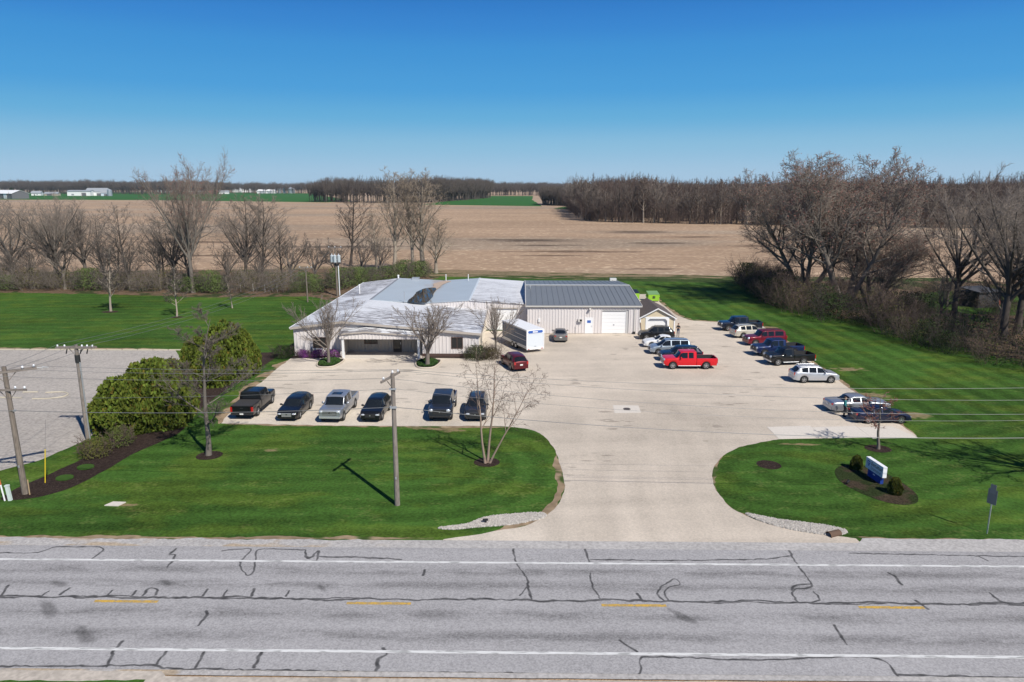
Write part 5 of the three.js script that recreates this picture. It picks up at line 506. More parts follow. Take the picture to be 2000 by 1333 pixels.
// company sign, printed panel on a blue base, seen from its shaded face
{
  const W = 1024, H = 384, c = document.createElement('canvas'); c.width = W; c.height = H; const g = c.getContext('2d'); g.fillStyle = '#c3cfdb'; g.fillRect(0, 0, W, H);
  g.fillStyle = '#2d4c9c'; g.beginPath(); g.moveTo(60, 130); g.lineTo(110, 70); g.lineTo(230, 70); g.lineTo(280, 130); g.lineTo(170, 320); g.closePath(); g.fill(); g.fillStyle = '#8fa6cf'; g.beginPath(); g.moveTo(120, 130); g.lineTo(170, 85); g.lineTo(220, 130); g.lineTo(170, 215); g.closePath(); g.fill(); g.strokeStyle = '#c3cfdb'; g.lineWidth = 8; g.beginPath(); g.moveTo(60, 130); g.lineTo(280, 130); g.moveTo(120, 130); g.lineTo(170, 320); g.lineTo(220, 130); g.stroke();
  g.fillStyle = '#10131c'; g.font = 'bold 178px sans-serif'; g.fillText('Decatur', 310, 190); g.font = '150px sans-serif'; g.fillText('Diamond', 312, 345);
  const tx = new THREE.CanvasTexture(c); tx.colorSpace = THREE.SRGBColorSpace; const t = thing('company_sign', 'white sign panel lettered Decatur Diamond on a blue base in the oval bed', 'sign', [24.25, 0, -45.85], 0.1);
  const blueS = mat(0.018, 0.05, 0.26, 0.4), cab = mat(0.82, 0.83, 0.85, 0.35); mesh('base', box(-0.1, 0.12, 0, 0.56, -0.72, 0.78), blueS, t); mesh('cabinet', box(-0.13, 0.15, 0.54, 1.3, -1.0, 1.0), cab, t); const f = mesh('sign_face', new THREE.PlaneGeometry(1.94, 0.71).rotateY(-Math.PI / 2).translate(-0.134, 0.92, 0), new THREE.MeshStandardMaterial({ map: tx, roughness: 0.4 }), t); mesh('sign_face', new THREE.PlaneGeometry(1.94, 0.71).rotateY(Math.PI / 2).translate(0.154, 0.92, 0), new THREE.MeshStandardMaterial({ map: tx, roughness: 0.4 }), t); mesh('number_plate', box(-0.108, -0.101, 0.33, 0.40, -0.1, 0.12), whiteM, t);
  const t2 = thing('ground_light', 'small black spotlight at the left rim of the sign bed', 'spotlight', [22.0, 0, -45.0], 0.4); mesh('stake', cyl(0, 0, 0.15, 0, 0.03), blackM, t2); mesh('head', new THREE.CylinderGeometry(0.1, 0.07, 0.22, 12).rotateZ(-0.9).translate(0.05, 0.2, 0), blackM, t2);
  const t3 = thing('ground_light', 'small black spotlight at the right rim of the sign bed', 'spotlight', [25.6, 0, -45.4], 2.6); mesh('stake', cyl(0, 0, 0.15, 0, 0.03), blackM, t3); mesh('head', new THREE.CylinderGeometry(0.1, 0.07, 0.22, 12).rotateZ(-0.9).translate(0.05, 0.2, 0), blackM, t3);
}
{ const t = thing('road_sign', 'grey back of a tall road sign on a steel post by the road', 'road sign', [27.0, 0, -38.15], -1.12); mesh('post', box(-0.03, 0.03, 0, 2.85, -0.02, 0.02), galvM, t); mesh('panel', box(-0.26, 0.26, 1.85, 2.75, 0.025, 0.035), mat(0.17, 0.18, 0.19, 0.5, { metalness: 0.3 }), t); mesh('cap_panel', box(-0.16, 0.16, 2.5, 3.05, 0.04, 0.05), mat(0.2, 0.21, 0.22, 0.5, { metalness: 0.3 }), t); for (const y of [1.95, 2.65]) mesh('bolt', cyl(0, y, y + 0.04, -0.03, 0.02), galvM, t); }
// ---------- people ----------
function person(label, x, z, turn, col, pose) {
  const J = (a) => V(...a), B = []; const bone = (a, b, ra, rb, c) => B.push([J(a), J(b), ra, rb, c]);
  const { skin, shirt, leg, shoe, hair } = col, p = pose;
  bone([0, 1.0, 0], [0, 1.18, 0.01], 0.125, 0.12, shirt); bone([0, 1.18, 0.01], [0, 1.38, 0], 0.125, 0.125, shirt); bone([-0.14, 1.4, 0], [0.14, 1.4, 0], 0.075, 0.075, shirt); bone([-0.09, 0.94, 0], [0.09, 0.94, 0], 0.115, 0.115, leg); bone([0, 1.45, 0], [0, 1.55, 0.01], 0.055, 0.05, skin); bone([0, 1.62, 0.015], [0, 1.68, 0.0], 0.085, 0.1, skin); bone([0, 1.7, -0.025], [0, 1.73, -0.02], 0.1, 0.095, hair); bone([0, 1.635, 0.1], [0, 1.62, 0.115], 0.018, 0.02, skin);
  for (const s of [-1, 1]) { const k = s < 0 ? p.l : p.r; bone([s * 0.1, 0.92, 0], [s * 0.12, 0.5, k.knee], 0.088, 0.062, leg); bone([s * 0.12, 0.5, k.knee], [s * 0.13, 0.1, k.foot], 0.06, 0.042, leg); bone([s * 0.13, 0.05, k.foot - 0.04], [s * 0.14, 0.04, k.foot + 0.15], 0.045, 0.04, shoe); bone([s * 0.19, 1.4, 0], k.elbow, 0.056, 0.045, shirt); bone(k.elbow, k.hand, 0.042, 0.03, col.sleeve ?? skin); const h = J(k.hand), e = J(k.elbow), d = h.clone().sub(e).normalize(); bone(k.hand, h.clone().addScaledVector(d, 0.08).toArray(), 0.032, 0.034, skin); bone([s * 0.098, 1.64, 0], [s * 0.102, 1.67, 0], 0.014, 0.016, skin); }
  const N = 84, S = 1.02, mc = new MarchingCubes(N, new THREE.MeshBasicMaterial(), false, false, 60000); mc.isolation = 0; const q = new THREE.Vector3(), ab = new THREE.Vector3();
  const sd = (P, b) => { ab.copy(b[1]).sub(b[0]); const h = cl(q.copy(P).sub(b[0]).dot(ab) / ab.lengthSq()); return q.copy(b[0]).addScaledVector(ab, h).distanceTo(P) - mix(b[2], b[3], h); };
  const P = new THREE.Vector3(), C = 0.9; for (let k = 0; k < N; k++) for (let j = 0; j < N; j++) for (let i = 0; i < N; i++) { P.set((i / N * 2 - 1) * S, (j / N * 2 - 1) * S + C, (k / N * 2 - 1) * S); let d = 1; if (Math.abs(P.x) < 0.5 && Math.abs(P.z) < 0.5) { for (const b of B) { const e = sd(P, b), h = Math.max(0.035 - Math.abs(d - e), 0) / 0.035; d = Math.min(d, e) - h * h * 0.035 * 0.25; } } mc.field[i + j * N + k * N * N] = -d; }
  mc.update(); const n = mc.count, pos = new Float32Array(n * 3), nor = new Float32Array(n * 3), colr = new Float32Array(n * 3);
  for (let i = 0; i < n; i++) { P.set(mc.positionArray[i * 3] * S, mc.positionArray[i * 3 + 1] * S + C, mc.positionArray[i * 3 + 2] * S); pos.set([P.x, P.y, P.z], i * 3); nor.set([mc.normalArray[i * 3], mc.normalArray[i * 3 + 1], mc.normalArray[i * 3 + 2]], i * 3); let best = 9, c = skin; for (const b of B) { const e = sd(P, b); if (e < best) { best = e; c = b[4]; } } colr.set(c, i * 3); }
  const geos = []; const g0 = new THREE.BufferGeometry(); g0.setAttribute('position', new THREE.BufferAttribute(pos, 3)); g0.setAttribute('color', new THREE.BufferAttribute(colr, 3)); g0.computeVertexNormals(); geos.push(g0);
  const addC = (g, c) => { g = g.index ? g.toNonIndexed() : g; g.deleteAttribute('uv'); g.setAttribute('color', new THREE.BufferAttribute(new Float32Array(Array.from({ length: g.attributes.position.count }, () => c).flat()), 3)); geos.push(g); };
  for (const s of [-1, 1]) { const k = s < 0 ? p.l : p.r, h = J(k.hand), d = h.clone().sub(J(k.elbow)).normalize(), side = V(0, 0, 1).cross(d).normalize(), up = d.clone().cross(side); if (side.lengthSq() < 0.1) side.set(1, 0, 0); for (let f = 0; f < 4; f++) { const a = h.clone().addScaledVector(d, 0.08).addScaledVector(side, (f - 1.5) * 0.019), m = a.clone().addScaledVector(d, 0.04 - Math.abs(f - 1.4) * 0.006), e = m.clone().addScaledVector(d, 0.025).addScaledVector(up, 0.02); addC(rod(a, m, 0.009, 0.0085, 6), skin); addC(rod(m, e, 0.0085, 0.007, 6), skin); } const a = h.clone().addScaledVector(side, 0.03), m = a.clone().addScaledVector(side, 0.025).addScaledVector(d, 0.035); addC(rod(a, m, 0.011, 0.009, 6), skin); }
  for (const s of [-1, 1]) addC(new THREE.SphereGeometry(0.013, 8, 6).translate(s * 0.034, 1.655, 0.098), [0.02, 0.018, 0.016]); addC(box(-0.028, 0.028, 1.588, 1.596, 0.09, 0.102), [0.28, 0.1, 0.08]);
  const t = thing('person', label, 'person', [x, 0.015, z], turn); mesh('body', mergeGeometries(geos), new THREE.MeshStandardMaterial({ vertexColors: true, roughness: 0.85, side: THREE.DoubleSide }), t); if (col.cap) mesh('cap', merge([new THREE.SphereGeometry(0.112, 14, 8, 0, Math.PI * 2, 0, Math.PI / 2).translate(0, 1.71, -0.015), box(-0.07, 0.07, 1.712, 1.724, 0.06, 0.19)]), mat(...col.cap, 0.85), t); return t;
}
const skinC = [0.42, 0.25, 0.17];
person('person in black shirt and blue jeans with folded arms by the shed', 20.9, -93.1, -0.5, { skin: skinC, shirt: [0.012, 0.012, 0.014], leg: [0.05, 0.08, 0.14], shoe: [0.03, 0.02, 0.02], hair: [0.03, 0.02, 0.015] }, { l: { knee: 0.03, foot: -0.02, elbow: [-0.25, 1.14, 0.06], hand: [-0.03, 1.17, 0.19] }, r: { knee: 0.04, foot: 0.02, elbow: [0.25, 1.14, 0.06], hand: [0.02, 1.2, 0.2] } });
person('person in teal jacket and dark trousers behind the long silver sedan', 28.15, -59.5, 1.2, { skin: skinC, shirt: [0.02, 0.16, 0.17], sleeve: [0.02, 0.16, 0.17], leg: [0.012, 0.014, 0.025], shoe: [0.015, 0.015, 0.015], hair: [0.05, 0.03, 0.02] }, { l: { knee: 0.04, foot: 0.0, elbow: [-0.27, 1.12, 0.0], hand: [-0.24, 0.92, 0.14] }, r: { knee: 0.02, foot: -0.03, elbow: [0.26, 1.13, 0.04], hand: [0.16, 1.02, 0.22] } });
console.log('misc ok');

// ---------- trees ----------
class GB { constructor() { this.p = []; this.i = []; }
  tube(pts, rad, sides) { const n = pts.length, base = this.p.length / 3, u = V(0, 0, 0), v = V(0, 0, 0), d = V(0, 0, 0); for (let k = 0; k < n; k++) { d.copy(pts[Math.min(n - 1, k + 1)]).sub(pts[Math.max(0, k - 1)]).normalize(); u.set(Math.abs(d.y) > 0.9 ? 1 : 0, Math.abs(d.y) > 0.9 ? 0 : 1, 0).cross(d).normalize(); v.copy(d).cross(u); for (let s = 0; s < sides; s++) { const a = (s / sides) * Math.PI * 2, c = Math.cos(a) * rad[k], e = Math.sin(a) * rad[k], q = pts[k]; this.p.push(q.x + u.x * c + v.x * e, q.y + u.y * c + v.y * e, q.z + u.z * c + v.z * e); } }
    for (let k = 0; k < n - 1; k++) for (let s = 0; s < sides; s++) { const a = base + k * sides + s, b = base + k * sides + ((s + 1) % sides); this.i.push(a, b, b + sides, a, b + sides, a + sides); } }
  spike(a, b, r) { const base = this.p.length / 3, d = b.clone().sub(a).normalize(), u = V(Math.abs(d.y) > 0.9 ? 1 : 0, Math.abs(d.y) > 0.9 ? 0 : 1, 0).cross(d).normalize(), v = d.clone().cross(u); for (let s = 0; s < 3; s++) { const q = (s / 3) * Math.PI * 2; this.p.push(a.x + (u.x * Math.cos(q) + v.x * Math.sin(q)) * r, a.y + (u.y * Math.cos(q) + v.y * Math.sin(q)) * r, a.z + (u.z * Math.cos(q) + v.z * Math.sin(q)) * r); } this.p.push(b.x, b.y, b.z); for (let s = 0; s < 3; s++) this.i.push(base + s, base + ((s + 1) % 3), base + 3); }
  leaf(c, n, up, w, h) { const base = this.p.length / 3, s = n.clone().cross(up).normalize().multiplyScalar(w / 2), t = up.clone().multiplyScalar(h); for (const [a, b] of [[-0.6, 0], [0.6, 0], [1, 0.5], [0, 1], [-1, 0.5]]) this.p.push(c.x + s.x * a + t.x * b, c.y + s.y * a + t.y * b, c.z + s.z * a + t.z * b); this.i.push(base, base + 1, base + 2, base, base + 2, base + 3, base, base + 3, base + 4); }
  tri(c, r, rnd) { const base = this.p.length / 3; for (let k = 0; k < 3; k++) this.p.push(c.x + (rnd() - 0.5) * r * 2, c.y + (rnd() - 0.5) * r * 2, c.z + (rnd() - 0.5) * r * 2); this.i.push(base, base + 1, base + 2); }
  geo() { const g = new THREE.BufferGeometry(); g.setAttribute('position', new THREE.Float32BufferAttribute(this.p, 3)); g.setAttribute('uv', new THREE.Float32BufferAttribute(new Float32Array((this.p.length / 3) * 2), 2)); g.setIndex(this.i); g.computeVertexNormals(); return g; } }
// stems: [[x, z, dirx, diry, dirz, length, radius], ...]; levels describe the children of each generation
function grow(o) {
  const rnd = RNG(o.seed), trunk = new GB(), crown = new GB(), bud = new GB(), Lv = o.levels, last = Lv.length - 1, R = (a) => (rnd() - 0.5) * 2 * a, ax = V(0, 0, 0);
  const br = (p, dir, len, r, lv, gold) => {
    const L = Lv[lv]; if (lv === last && lv > 0) { const e = p.clone().addScaledVector(dir, len); e.y += len * (L.up ?? 0); crown.spike(p, e, Math.max(r, o.minR)); if (o.bud && rnd() < o.bud) bud.tri(e, o.budR ?? 0.07, rnd); return; }
    const seg = L.seg, pts = [p.clone()], rad = [r], d = dir.clone(), q = p.clone(); for (let s = 1; s <= seg; s++) { d.x += R(L.wob); d.y += R(L.wob) + (L.up ?? 0) / seg; d.z += R(L.wob); d.normalize(); q.addScaledVector(d, len / seg); pts.push(q.clone()); rad.push(Math.max(o.minR, r * (1 - (s / seg) * (1 - (L.tip ?? 0.25))))); }
    if (lv === 0) rad[0] *= 1.25; (lv <= (o.woodLv ?? 1) ? trunk : crown).tube(pts, rad, L.sides); const C = Lv[lv + 1]; if (!C) return; const n = Math.max(1, Math.round(C.n * (0.75 + rnd() * 0.5))); let az = rnd() * 6.28;
    for (let c = 0; c < n; c++) { const t = mix(C.t0, C.t1, (c + rnd()) / n), f = t * seg, k = Math.min(seg - 1, Math.floor(f)), pos = pts[k].clone().lerp(pts[k + 1], f - k), pd = pts[k + 1].clone().sub(pts[k]).normalize(), pr = mix(rad[k], rad[k + 1], f - k); az += 2.4 + R(0.5); const ang = C.ang + R(C.angV ?? 0.2); ax.set(Math.cos(az), 0, Math.sin(az)); if (Math.abs(pd.y) < 0.9) { const u = V(0, 1, 0).cross(pd).normalize(), w = pd.clone().cross(u); ax.copy(u).multiplyScalar(Math.cos(az)).addScaledVector(w, Math.sin(az)); } else { const u = ax.clone().cross(pd).normalize(); ax.copy(u); }
      const nd = pd.clone().applyAxisAngle(ax.clone().cross(pd).normalize(), ang); const len2 = len * C.len * (1 - (C.shape ?? 0.4) * t) * (1 + R(C.lv ?? 0.3)) * (C.round ? mix(1.08, C.round, Math.pow(Math.max(0, nd.y), 3)) : 1); br(pos, nd.normalize(), len2, Math.max(o.minR, Math.min(pr * 0.85, pr * C.r)), lv + 1); } };
  for (const [x, z, dx, dy, dz, len, r] of o.stems) br(V(x, -0.1, z), V(dx, dy, dz).normalize(), len, r, 0);
  return { trunk: trunk.geo(), crown: crown.geo(), bud: bud.p.length ? bud.geo() : null, n: (trunk.i.length + crown.i.length + bud.i.length) / 3 };
}
function fit(g, h, w) { const p = g.crown.attributes.position, ys = [], rs = []; for (let i = 0; i < p.count; i += 5) { ys.push(p.getY(i)); rs.push(Math.abs(p.getX(i)), Math.abs(p.getZ(i))); } ys.sort((a, b) => a - b); rs.sort((a, b) => a - b); const my = ys[Math.floor(ys.length * 0.985)], mr = rs[Math.floor(rs.length * 0.97)], sy = h / my, sx = w ? w / (2 * mr) : sy; for (const k of ['trunk', 'crown', 'bud']) if (g[k]) { g[k].scale(sx, sy, sx); g[k].computeVertexNormals(); } return g; }
const barkTex = tex(128, 128, (u, v, o) => { const k = 0.7 + 0.5 * vn(u * 20, v * 6) + 0.3 * (vn(u * 50, v * 50) - 0.5); o[0] = o[1] = o[2] = 0.6 * k; });
const bark = (r, g, b) => mat(r, g, b, 0.95);
const B = { grey: bark(0.17, 0.148, 0.128), dark: bark(0.085, 0.072, 0.062), twig: bark(0.125, 0.105, 0.092), pale: bark(0.34, 0.29, 0.235), paleTwig: bark(0.30, 0.245, 0.19), birch: bark(0.30, 0.225, 0.18), rust: bark(0.125, 0.092, 0.078), red: bark(0.24, 0.11, 0.09), olive: bark(0.20, 0.15, 0.075), tan: bark(0.225, 0.19, 0.162) };
function treeThing(name, label, g, pos, turn, scale, tm, cm, bm, group) { const t = thing(name, label, 'tree', pos, turn, group); mesh('trunk', g.trunk, tm, t); const c = mesh('crown', g.crown, cm, t); if (g.bud && bm) { const b = mesh('buds', g.bud, bm, c); b.userData.kind = 'stuff'; } if (Array.isArray(scale)) t.scale.set(...scale); else t.scale.setScalar(scale); return t; }
const S1 = (len, r) => [[0, 0, 0.01, 1, 0.01, len, r]];
const spread = (seed, h, detail = 1, o = {}) => grow({ seed, stems: S1(h * 0.34, h * 0.018), minR: o.minR ?? 0.012, bud: o.bud, budR: o.budR, levels: [{ seg: 5, sides: 8, wob: 0.05, tip: 0.7 }, { n: 12, round: 0.62, lv: 0.13, t0: 0.5, t1: 1, ang: 0.6, angV: 0.42, len: 1.8, shape: 0.1, r: 0.62, seg: 7, sides: 6, wob: 0.12, up: 0.42, tip: 0.2 }, { n: 8.5 * detail, t0: 0.22, t1: 1, ang: 0.62, angV: 0.3, len: 0.44, shape: 0.5, r: 0.5, seg: 5, sides: 4, wob: 0.14, up: 0.35, tip: 0.25 }, { n: 9 * detail, t0: 0.15, t1: 1, ang: 0.7, angV: 0.35, len: 0.5, shape: 0.4, r: 0.5, seg: 3, sides: 3, wob: 0.18, up: 0.2, tip: 0.4 }, { n: 8 * detail, t0: 0.1, t1: 1, ang: 0.75, angV: 0.4, len: 0.6, shape: 0.2, r: 0.6, up: 0.1 }] });
const vase = (seed, h) => grow({ seed, stems: S1(h * 0.26, h * 0.021), minR: 0.009, levels: [{ seg: 4, sides: 8, wob: 0.03, tip: 0.75 }, { n: 13, round: 0.7, lv: 0.12, t0: 0.5, t1: 1, ang: 0.62, angV: 0.45, len: 2.5, shape: 0.1, r: 0.5, seg: 8, sides: 6, wob: 0.05, up: 0.5, tip: 0.12 }, { n: 9, t0: 0.15, t1: 0.95, ang: 0.55, angV: 0.2, len: 0.46, shape: 0.55, r: 0.5, seg: 5, sides: 4, wob: 0.07, up: 0.3, tip: 0.25 }, { n: 7, t0: 0.15, t1: 1, ang: 0.5, angV: 0.25, len: 0.42, shape: 0.4, r: 0.55, seg: 3, sides: 3, wob: 0.08, up: 0.2, tip: 0.4 }, { n: 4, t0: 0.15, t1: 1, ang: 0.5, angV: 0.25, len: 0.5, shape: 0.2, r: 0.8, up: 0.1 }] });
const upright = (seed, h, detail = 1, o = {}) => grow({ seed, stems: S1(h * 0.94, h * (o.tr ?? 0.012)), minR: o.minR ?? 0.012, bud: o.bud, budR: o.budR, levels: [{ seg: 9, sides: 8, wob: 0.045, tip: 0.08 }, { n: o.n ?? 20, lv: 0.18, t0: o.t0 ?? 0.22, t1: 0.97, ang: o.ang ?? 0.5, angV: 0.18, len: o.len ?? 0.46, shape: 0.72, r: 0.5, seg: 6, sides: 5, wob: 0.08, up: 0.6, tip: 0.2 }, { n: 9 * detail, t0: 0.15, t1: 1, ang: 0.62, angV: 0.25, len: 0.36, shape: 0.45, r: 0.5, seg: 4, sides: 3, wob: 0.14, up: 0.45, tip: 0.3 }, { n: 9 * detail, t0: 0.12, t1: 1, ang: 0.65, angV: 0.3, len: 0.48, shape: 0.3, r: 0.55, seg: 2, sides: 3, wob: 0.15, up: 0.3, tip: 0.4 }, { n: 5 * detail, t0: 0.15, t1: 1, ang: 0.7, angV: 0.3, len: 0.6, shape: 0.2, r: 0.7, up: 0.1 }] });
const stemmed = (seed, stems, detail = 1, o = {}) => grow({ seed, stems, minR: o.minR ?? 0.012, bud: o.bud, budR: o.budR, levels: [{ seg: 9, sides: 8, wob: o.wob ?? 0.06, up: o.up ?? 0.15, tip: 0.1 }, { n: o.n ?? 14, lv: 0.2, t0: o.t0 ?? 0.28, t1: 0.98, ang: o.ang ?? 0.7, angV: 0.3, len: o.len ?? 0.48, shape: 0.55, r: 0.58, seg: 6, sides: 5, wob: 0.11, up: o.up1 ?? 0.35, tip: 0.2 }, { n: 8 * detail, t0: 0.15, t1: 1, ang: 0.68, angV: 0.3, len: 0.46, shape: 0.4, r: 0.5, seg: 4, sides: 3, wob: 0.15, up: o.up2 ?? 0.2, tip: 0.3 }, { n: 8 * detail, t0: 0.1, t1: 1, ang: 0.7, angV: 0.35, len: 0.48, shape: 0.3, r: 0.55, seg: 2, sides: 3, wob: 0.16, up: o.up3 ?? 0.1, tip: 0.4 }, { n: 6 * detail, t0: 0.1, t1: 1, ang: 0.7, angV: 0.4, len: 0.62, shape: 0.2, r: 0.7, up: o.up3 ?? 0 }] });
// ornamental trees before the office
const orn = fit(vase(11, 7.4), 7.4, 7.0), orn2 = fit(vase(23, 7.0), 7.1, 7.4);
treeThing('ornamental_tree', 'bare vase shaped tree in the planted island left of the porch', orn, [-21.7, 0.1, -77.15], 0.4, 1, B.grey, B.tan); treeThing('ornamental_tree', 'bare vase shaped tree in the planted island right of the porch', orn2, [-10.5, 0.1, -76.6], 2.2, 1, B.grey, B.tan); treeThing('ornamental_tree', 'smaller bare tree beside the trailer and right wing', orn, [-3.1, 0.02, -82.9], 3.3, [0.8, 0.88, 0.8], B.grey, B.tan);
treeThing('lawn_tree', 'tall bare tree with single straight trunk on the front lawn by the evergreens', fit(upright(31, 11.2, 0.95, { n: 17, t0: 0.22, ang: 0.85, len: 0.36, minR: 0.009, tr: 0.0095 }), 11.2, 6.6), [-23.4, 0.02, -49.7], 1.2, 1, B.grey, B.twig);
treeThing('birch_tree', 'bare multi-stem birch with peeling pinkish bark on the front lawn', fit(stemmed(41, [[-0.12, 0.05, -0.16, 1, 0.05, 8.6, 0.09], [0.05, -0.06, 0.10, 1, -0.03, 9.2, 0.095], [0.16, 0.08, 0.30, 1, 0.1, 8.0, 0.075]], 0.62, { ang: 0.6, len: 0.42, up: 0.05, up1: 0.5, up2: -0.1, up3: -0.25, minR: 0.007, t0: 0.34, n: 10 }), 9.0, 7.0), [-2.5, 0.02, -48.5], 0.2, 1, B.birch, B.rust);
treeThing('young_tree', 'young bare tree with thin trunk in a mulch ring by the concrete slab', fit(upright(51, 4.4, 0.6, { n: 11, t0: 0.42, ang: 0.95, len: 0.42, minR: 0.008 }), 4.4, 3.6), [27.35, 0.02, -51.7], 0, 1, B.grey, B.red);
const sap = fit(upright(61, 9.5, 0.75, { n: 18, t0: 0.22, ang: 0.6, len: 0.3, minR: 0.012, tr: 0.0085 }), 9.6, 4.2);
treeThing('sapling', 'tallest slim bare sapling on the left lawn', sap, [-66, 0, -111.4], 0.4, 1.08, B.pale, B.twig); treeThing('sapling', 'middle sized slim bare sapling on the left lawn', sap, [-53.2, 0, -107], 2.4, 0.8, B.pale, B.twig); treeThing('sapling', 'smallest slim bare sapling on the left lawn near the office', sap, [-47.7, 0, -114.7], 4.0, 0.58, B.pale, B.twig);
console.log('tris orn', orn.n, 'sap', sap.n);
// tree out of frame at the right whose shadow falls on the right lawn
const wide = fit(spread(87, 20, 1.0, { minR: 0.014, bud: 0.6, budR: 0.08 }), 23.6, 16), wide2 = fit(spread(70, 20, 0.8, { minR: 0.014 }), 20, 17), tallU = fit(upright(91, 20, 0.72, { minR: 0.014, ang: 0.7, len: 0.5 }), 19, 12), multi = fit(stemmed(96, [[0, 0, -0.5, 1, 0.1, 15, 0.38], [0.3, 0.2, 0.45, 1, -0.2, 16, 0.38], [-0.1, -0.3, -0.1, 1, -0.35, 14.5, 0.34], [0.2, 0.3, 0.2, 1, 0.4, 14, 0.28]], 1.0, { up: 0.25, minR: 0.016, n: 17, bud: 0.5, budR: 0.08 }), 22, 23), small = fit(spread(101, 10, 0.68, { minR: 0.015 }), 10, 9), poplar = fit(upright(107, 23, 0.66, { n: 26, t0: 0.2, ang: 0.34, len: 0.5, minR: 0.015 }), 23, 9);
console.log('tris', wide.n, tallU.n, multi.n, small.n, poplar.n);
const tw = treeThing('shade_tree', 'tree standing just beyond the right edge of the lawn', small, [38.6, 0, -45.4], 1, 1.05, B.grey, B.twig);
// fencerow behind the left lawn
const protoA = treeThing('fencerow_tree', 'tallest spreading tree of the fencerow with pinkish budding top', wide, [-61.8, 0, -131.5], 0.5, 1, B.grey, B.tan, B.red);
const G1 = 'bare trees in the fencerow behind the left lawn', LB = 'bare grey spreading tree in the fencerow behind the left lawn', LU = 'bare upright tree in the fencerow behind the left lawn';
const protoB = treeThing('fencerow_tree', LB, wide2, [-92.5, 0, -139], 1.7, [0.85, 0.86, 0.85], B.grey, B.tan, null, G1), protoC = treeThing('fencerow_tree', LU, tallU, [-55.3, 0, -140], 2.1, [0.95, 0.95, 0.95], B.dark, B.tan, null, G1), protoD = treeThing('fencerow_tree', 'small bare tree among the fencerow brush', small, [-82, 0, -138], 0.3, 1.0, B.grey, B.twig, null, 'small trees in the fencerow');
const rv = RNG(303); const dupT = (src, label, x, z, s, group) => dup(src, label, [x, 0, z], rv() * 6.28, [s * (0.9 + rv() * 0.2), s * src.scale.y / Math.max(0.01, src.scale.x), s * (0.9 + rv() * 0.2)], group);
for (const [x, z, s] of [[-101, -139, 0.8], [-97, -146, 0.85], [-70, -141, 0.72], [-108, -142, 0.9], [-89.5, -144, 0.8], [-57.5, -147, 0.78]]) dupT(protoB, LB, x, z, s, G1);
for (const [x, z, s] of [[-78, -139, 0.85], [-66, -140, 0.8], [-52.4, -141, 0.95], [-49, -143.5, 0.7], [-87, -146, 0.75], [-73.5, -144, 0.72], [-81.5, -141, 0.6]]) dupT(protoC, LU, x, z, s, G1);
for (const [x, z, s] of [[-95, -136, 0.9], [-89, -136, 1.0], [-75.5, -134.5, 0.8], [-70, -135.5, 1.0], [-57.5, -137, 0.9], [-46, -140, 1.0], [-42, -143, 0.9], [-38.5, -146, 0.85], [-34, -150, 0.9], [-51, -136.5, 0.8], [-99, -136, 0.8], [-31, -155, 0.8]]) dupT(protoD, 'small bare tree among the fencerow brush', x, z, s, 'small trees in the fencerow');
treeThing('roundheaded_tree', 'lone round headed bare tree standing past the transformers', tallU, [-42.9, 0, -177], 1.2, [1.0, 1.0, 1.0], B.dark, B.twig); const pp = treeThing('poplar_tree', 'pale poplar with a long branch leaning left behind the office', poplar, [-29.4, 0, -162], 0.4, 1.0, B.pale, B.paleTwig); dup(pp, 'pale slim poplar in the middle of the clump behind the office', [-25.2, 0, -163], 2.0, [0.95, 0.98, 0.95]); dup(pp, 'pale poplar at the field side of the clump behind the office', [-22.6, 0, -164], 4.1, [1.25, 0.99, 1.25]); dup(pp, 'short poplar beside the field at the clump edge', [-19.8, 0, -163], 5.2, [0.9, 0.55, 0.9]); dup(pp, 'thin young poplar on the fencerow side of the clump', [-33, 0, -159], 1.2, [0.7, 0.62, 0.7]);
// big trees beside the right lawn
const pm = treeThing('thicket_tree', 'largest many-trunked tree with reddish buds at the far corner of the right lawn', multi, [53.5, 0, -117.5], 0.3, [1.05, 1.1, 1.05], B.grey, B.tan, B.red); dup(pm, 'many-trunked budding tree behind the largest one at the right lawn', [50.5, 0, -126], 2.6, [0.9, 0.95, 0.9]); dup(pm, 'leaning many-trunked tree low over the thicket', [59, 0, -119], 4.4, [0.8, 0.55, 0.8]);
const pw = treeThing('thicket_tree', 'heavy dark trunked tree with wide limbs in the right thicket', wide2, [62.9, 0, -91.5], 2.2, [1.1, 1.05, 1.1], B.dark, B.tan), GR = 'bare trees in the thicket beside the right lawn'; dup(pw, 'bare spreading tree with a dark trunk behind the right thicket brush', [66, 0, -107.5], 0.9, [0.95, 0.97, 0.95], GR);
for (const [x, z, s] of [[67.5, -95.5, 1.05], [74, -103, 0.95], [80, -95, 1.0], [88, -118, 0.85], [65.5, -77.5, 1.05]]) dup(pw, 'bare spreading tree with a dark trunk behind the right thicket brush', [x, 0, z], rv() * 6.28, [s, s * 0.9, s], GR); 
for (const [x, z, s] of [[57, -112, 0.8], [60, -101, 0.75], [68, -100, 0.9], [60, -128, 0.85], [71, -118, 0.9]]) dupT(protoD, 'small bare tree in the right thicket', x, z, s, 'small trees in the right thicket');
